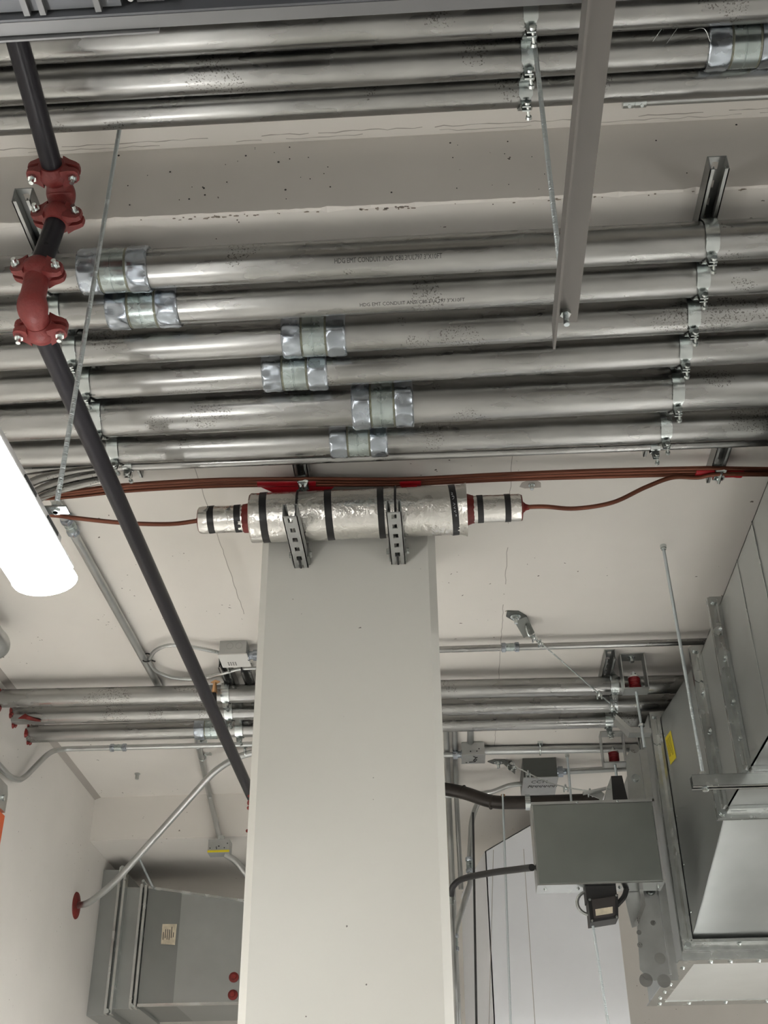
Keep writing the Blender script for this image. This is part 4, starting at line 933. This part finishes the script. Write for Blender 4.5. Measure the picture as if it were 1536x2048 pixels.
obj('connector', MB().lathe((e1_.x+.004, yc2+.04, (e2_.z+H)/2-.01), X, [(0, .02), (.008, .02), (.008, .024, 1), (.03, .024, 1), (.032, .016), (.045, .016)], 24, 6, .05), 'nutb', t)
cz = (e2_.z+H)/2-.01
bent('conduit leaving the marked grey enclosure to the right', 'small_conduit', [(e1_.x+.05, yc2+.04, cz), (e1_.x+.18, yc2+.06, cz+.01), (1.3, yc2+.07, cz+.03)], .0145)
bent('thin conduit leaving the marked grey enclosure to the left behind the black pipe', 'small_conduit', [(e0_.x, yc2+.16, cz-.01), (e0_.x-.06, yc2+.16, cz-.015), (e0_.x-.16, yc2+.26, cz-.02), (e0_.x-.5, yc2+.28, cz-.02)], .012, .06)
# black iron pipe
ip = [V((-.9, 5.44, 1.775)), ay(840, 1570, 5.42), ay(925, 1584, 5.40), ay(985, 1605, 5.36), ay(1055, 1605, 5.34), ay(1200, 1600, 5.30)]
t = thing('iron_pipe', 'black iron pipe with a bend coming out from behind the column', 'pipe', ip[3]-Z*.04)
obj('tube', MB().tube(rounded(ip, .05), .031, 20), 'iron', t)
for q, d in ((ip[2], ip[3]-ip[2]), (ip[3], ip[3]-ip[2])): obj('weld_bead', MB().torus(q, d, .031, .0035, 24, 6), 'iron', t)
obj('band', MB().lathe(ip[4]-X*.012, X, [(0, .032), (0, .036), (.024, .036), (.024, .032)], 24), 'zinc', t)
obj('nut', MB().lathe(ay(1006, 1594, 5.335), Z, [(0, .010), (.012, .010)], 6), 'brass', t, False)
p, q = ay(1006, 1597, 5.325), ay(1030, 2300, 5.325); rod('long thin rod hanging below the black iron pipe', p+Z*.02, q, .0052, 'rods behind the column', anchor=False)
p, q = ay(946, 1625, 5.6), ay(957, 2300, 5.6); rod('dark thin rod hanging just right of the column', p, q, .0055, 'rods behind the column', anchor=False, m='darkgap')
p, q = ay(1183, 1840, 4.38), ay(1232, 2150, 4.38); rod('thin rod hanging below the glazed device in front of the white sheeting', p+Z*.03, q, .0050, 'rods behind the column', anchor=False)
p, q = az(1134, 1508, H), ay(1146, 1640, az(1134, 1508, H).y); rod('thin rod from the ceiling to the control box right of the column', p, q, .0055, 'rods behind the column')
# vertical conduits beside the column
for k, (pa, pb_, r, lab) in enumerate((((891, 1440), (897, 1580), .0135, 'leftmost upright conduit hugging the right side of the column'), ((909, 1440), (912, 1580), .012, 'second upright conduit from the column, right beside the leftmost'))):
    a, b_ = az(*pa, H-.0145), az(*pb_, H-.0145)
    bent(lab, 'upright_conduit', [a, V((b_.x, b_.y, H-.0145)), V((b_.x+.003, b_.y+.02, (-.6, 1.5)[k]))], r, .06, group='upright conduits', m='galv2')
a = [ay(975, 1585, 5.72), ay(955, 1605, 5.72), ay(943, 1640, 5.72), ay(939, 1730, 5.70), ay(941, 1765, 5.70), ay(925, 1815, 5.46), ay(909, 1865, 5.40), ay(909, 1930, 5.40), ay(910, 2200, 5.40)]
bent('offset conduit with blue couplings snaking down beside the column', 'upright_conduit', a, .0135, .07, m='galv2', group='upright conduits', coups=[(a[3], Z, .075), (ay(909, 1885, 5.40), Z, .075), (ay(909, 2015, 5.40), Z, .075)])
fx = spline([ay(902, 1795, 5.10), ay(905, 1775, 5.06), ay(925, 1758, 5.0), ay(980, 1746, 4.78), ay(1040, 1738, 4.5), ay(1064, 1735, 4.36)], 10)
t = thing('flexible_hose', 'black flexible hose from the control box to an upright conduit', 'hose', fx[0]-Z*.05)
obj('hose', MB().tube(fx, .013, 14), 'blackrub', t); obj('ferrule', MB().lathe(fx[0]+Z*.0, -Z, [(0, .018), (.014, .018), (.014, .014), (.03, .014)], 16), 'zinc', t)
obj('riser', MB().tube([fx[0]-Z*.02, fx[0]-Z*1.6], .0125, 14), 'galv2', t)
# control box and devices
yk = 4.30
g0, g1, g2, g3 = ay(1062, 1603, yk), ay(1311, 1600, yk), ay(1328, 1766, yk), ay(1075, 1768, yk)
gx0, gx1, gz0, gz1 = (g0.x+g3.x)/2, (g1.x+g2.x)/2, (g2.z+g3.z)/2, (g0.z+g1.z)/2
t = thing('control_box', 'large grey-green control box fixed beside the duct', 'control box', (.58, yk+.06, gz0))
obj('body', MB().box((gx0, yk+.003, gz0), (gx1, yk+.118, gz1)), 'ductf', t, False)
obj('door', MB().box((gx0+.006, yk-.002, gz0+.006), (gx1-.010, yk+.003, gz1-.012)), 'ctrl', t, False)
obj('rim', MB().box((gx0, yk-.004, gz1-.010), (gx1, yk+.003, gz1)).box((gx1-.008, yk-.004, gz0), (gx1, yk+.003, gz1)), 'jbox', t, False)
screws(t, [V((gx0+u, yk+.06, gz0)) for u in (.03, .15, .30, .44)], -Z, .005)
screws(t, [V((gx0+u, yk-.004, gz1-.005)) for u in (.17, .32)], -Y, .004)
# black actuator above the box
yq = yk+.04
t = thing('damper_actuator', 'black boxy actuator standing above the control box', 'actuator', ay(1228, 1600, yq))
a0, a1, a2, a3 = ay(1222, 1552, yq), ay(1244, 1551, yq), ay(1257, 1604, yq), ay(1226, 1604, yq)
obj('body', MB().prism([a0, a1, V((a2.x, yq, gz1+.0005)), V((a3.x, yq, gz1+.0005))], (0, .065, 0)), 'blackrub', t, False)
obj('side_plate', MB().prism([a0+V((-.004, 0, -.01)), a0+V((0, 0, 0)), V((a3.x, yq, gz1+.0005)), V((ay(1207, 1604, yq).x, yq, gz1+.0005)), ay(1214, 1575, yq)], (0, .06, 0)), 'galv2', t, False)
obj('crank_arm', MB().prism([ay(1166, 1583, yq), ay(1213, 1573, yq), ay(1213, 1577, yq), ay(1167, 1587, yq)], (0, .02, 0)), 'galv2', t, False)
obj('link_plate', MB().prism([ay(1170, 1586, yq+.03), ay(1200, 1580, yq+.03), ay(1209, 1588, yq+.03), ay(1203, 1606, yq+.03), ay(1198, 1597, yq+.03)], (0, .004, 0)), 'galv2', t, False)
obj('pivot', MB().lathe(ay(1218, 1575, yq-.001), -Y, [(0, .008), (.006, .008)], 10), 'zinc', t)
# glazed device below the box
ym = yk+.02
t = thing('position_indicator', 'small black device with a clear window hanging below the control box', 'device', ay(1208, 1845, ym))
d0, d1, d2, d3 = ay(1176, 1797, ym), ay(1236, 1788, ym), ay(1237, 1836, ym), ay(1181, 1845, ym)
obj('body', MB().prism([d0, d3, d2, d1], (0, .09, 0)), 'blackrub', t, False)
cm = (d0+d2)/2
def sh(p, f): return cm+(p-cm)*f
obj('window', MB().prism([sh(d0, .78)-Y*.001, sh(d3, .78)-Y*.001, sh(d2, .78)-Y*.001, sh(d1, .78)-Y*.001], (0, -.012, 0)), 'glass', t, False)
obj('paper_slip', MB().prism([sh(d0, .6).lerp(sh(d3, .6), .55)-Y*.014, sh(d3, .6)-Y*.014, sh(d2, .6)-Y*.014, sh(d1, .6).lerp(sh(d2, .6), .55)-Y*.014], (0, .001, 0)), 'cream', t, False)
for f in (d0, d1, d2, d3): obj('corner_screw', MB().lathe(sh(f, .88)-Y*.0005, -Y, [(0, .005), (.003, .004)], 8), 'zinc', t)
obj('neck', MB().box((cm.x-.055, ym+.005, cm.z+.03), (cm.x+.055, ym+.08, gz0-.001)), 'blackrub', t, False)
obj('guard_hoop', MB().torus((cm.x-.045, ym+.05, gz0-.050), Y, .040, .006, 20, 8), 'strut', t)
obj('cable', MB().tube(spline([V((cm.x+.055, ym+.04, cm.z+.02)), V((cm.x+.085, ym+.05, cm.z+.05)), V((cm.x+.10, ym+.06, gz0))], 6), .010, 10), 'black', t)
# galvanized triangular bracket between box and plate
yv = 4.425
t = thing('angle_bracket', 'folded galvanized bracket hanging between the control box and frame plate', 'bracket', ay(1265, 1852, yv))
obj('web', MB().prism([ay(1246, 1780, yv), ay(1282, 1780, yv), ay(1289, 1815, yv), ay(1274, 1852, yv), ay(1264, 1855, yv)][::-1], (0, .006, 0)), 'galv2', t, False)
obj('fold', MB().prism([ay(1284, 1780, yv), ay(1289, 1815, yv), ay(1275, 1852, yv), ay(1271, 1842, yv), ay(1281, 1812, yv), ay(1277, 1782, yv)], (0, -.03, 0)), 'galv', t, False)
# white wrapped bulkhead behind
yw = 5.80
def W(px, py): return ay(px, py, yw)
w_ = thing('wrapped_bulkhead', 'big white sheet-wrapped bulkhead behind the control box', 'sheeting', (.5, yw+.3, -1.6))
p1, p2, p3 = W(970, 1702), W(1060, 1650), W(1186, 1590)
xr_ = W(1250, 1950).x
mb = MB(); front = [V((p1.x-.02, yw, FL)), V((xr_, yw, FL)), V((xr_, yw, H-.004)), V((p3.x, yw, H-.004)), p2, p1]
obj('front_sheet', MB().prism(front, (0, .006, 0)), 'wrap', w_, False)
obj('side_sheet', MB().prism([V((p1.x-.02, yw, FL)), p1, p1+V((-.12, .7, -.03)), V((p1.x-.16, yw+.7, FL))], (.006, 0, 0)), 'wrap', w_, False)
obj('top_sheet', MB().prism([p1, p2, p2+V((0, .8, 0)), p1+V((-.12, .7, -.03))], (0, 0, -.005)).prism([p2, V((p3.x, yw, H-.006)), V((p3.x, yw+.8, H-.006)), p2+V((0, .8, 0))], (0, 0, -.005)), 'wrap', w_, False)
for px_a, px_b in ((1045, 1070), (985, 978)):
    a, b_ = W(px_a, 1670), W(px_b, 2048); mb = MB()
    obj('sheet_seam', MB().tube([V((a.x, yw-.0002, min(a.z, 1.72))), V((b_.x, yw-.0002, b_.z)), V((b_.x+(b_.x-a.x), yw-.0002, -.3))], .0015, 5), 'crack', w_, False)

# ------------------------------------------------------------------ last small marks
q = ay(494, 1600, YC+.012); mb = MB()
for dz, k in ((.0, 1.), (-.014, .7), (.018, .5), (-.075, .6)): mb.lathe((cx0-.001, YC+.034, q.z+dz), (-1, -.3, 0), [(0, .008*k), (.004, .007*k), (.006, .003*k)], 8, 3, .4)
single('firestop_sealant', mb, 'redcaulk', 'tiny red sealant dabs on the left edge of the column', 'sealant')
q = az(899, 1460, 1.90); single('orange_tag', MB().box((q.x-.014, q.y, q.z-.006), (q.x+.014, q.y+.004, q.z+.008)), 'orange', 'small orange tag on the conduits right of the column', 'tag')
struct('gap_shade_strip', MB().prism([V((XL, 3.6, H-.012)), V((XL, 3.6, H-.0005)), V((XL+.030, 3.6, H-.0005))], (0, YB-3.6-.001, 0)), 'crack', label='narrow strip coloured grey for the shaded gap between left wall and ceiling')  # grey wedge puts the shade of the wall-to-ceiling gap into colour
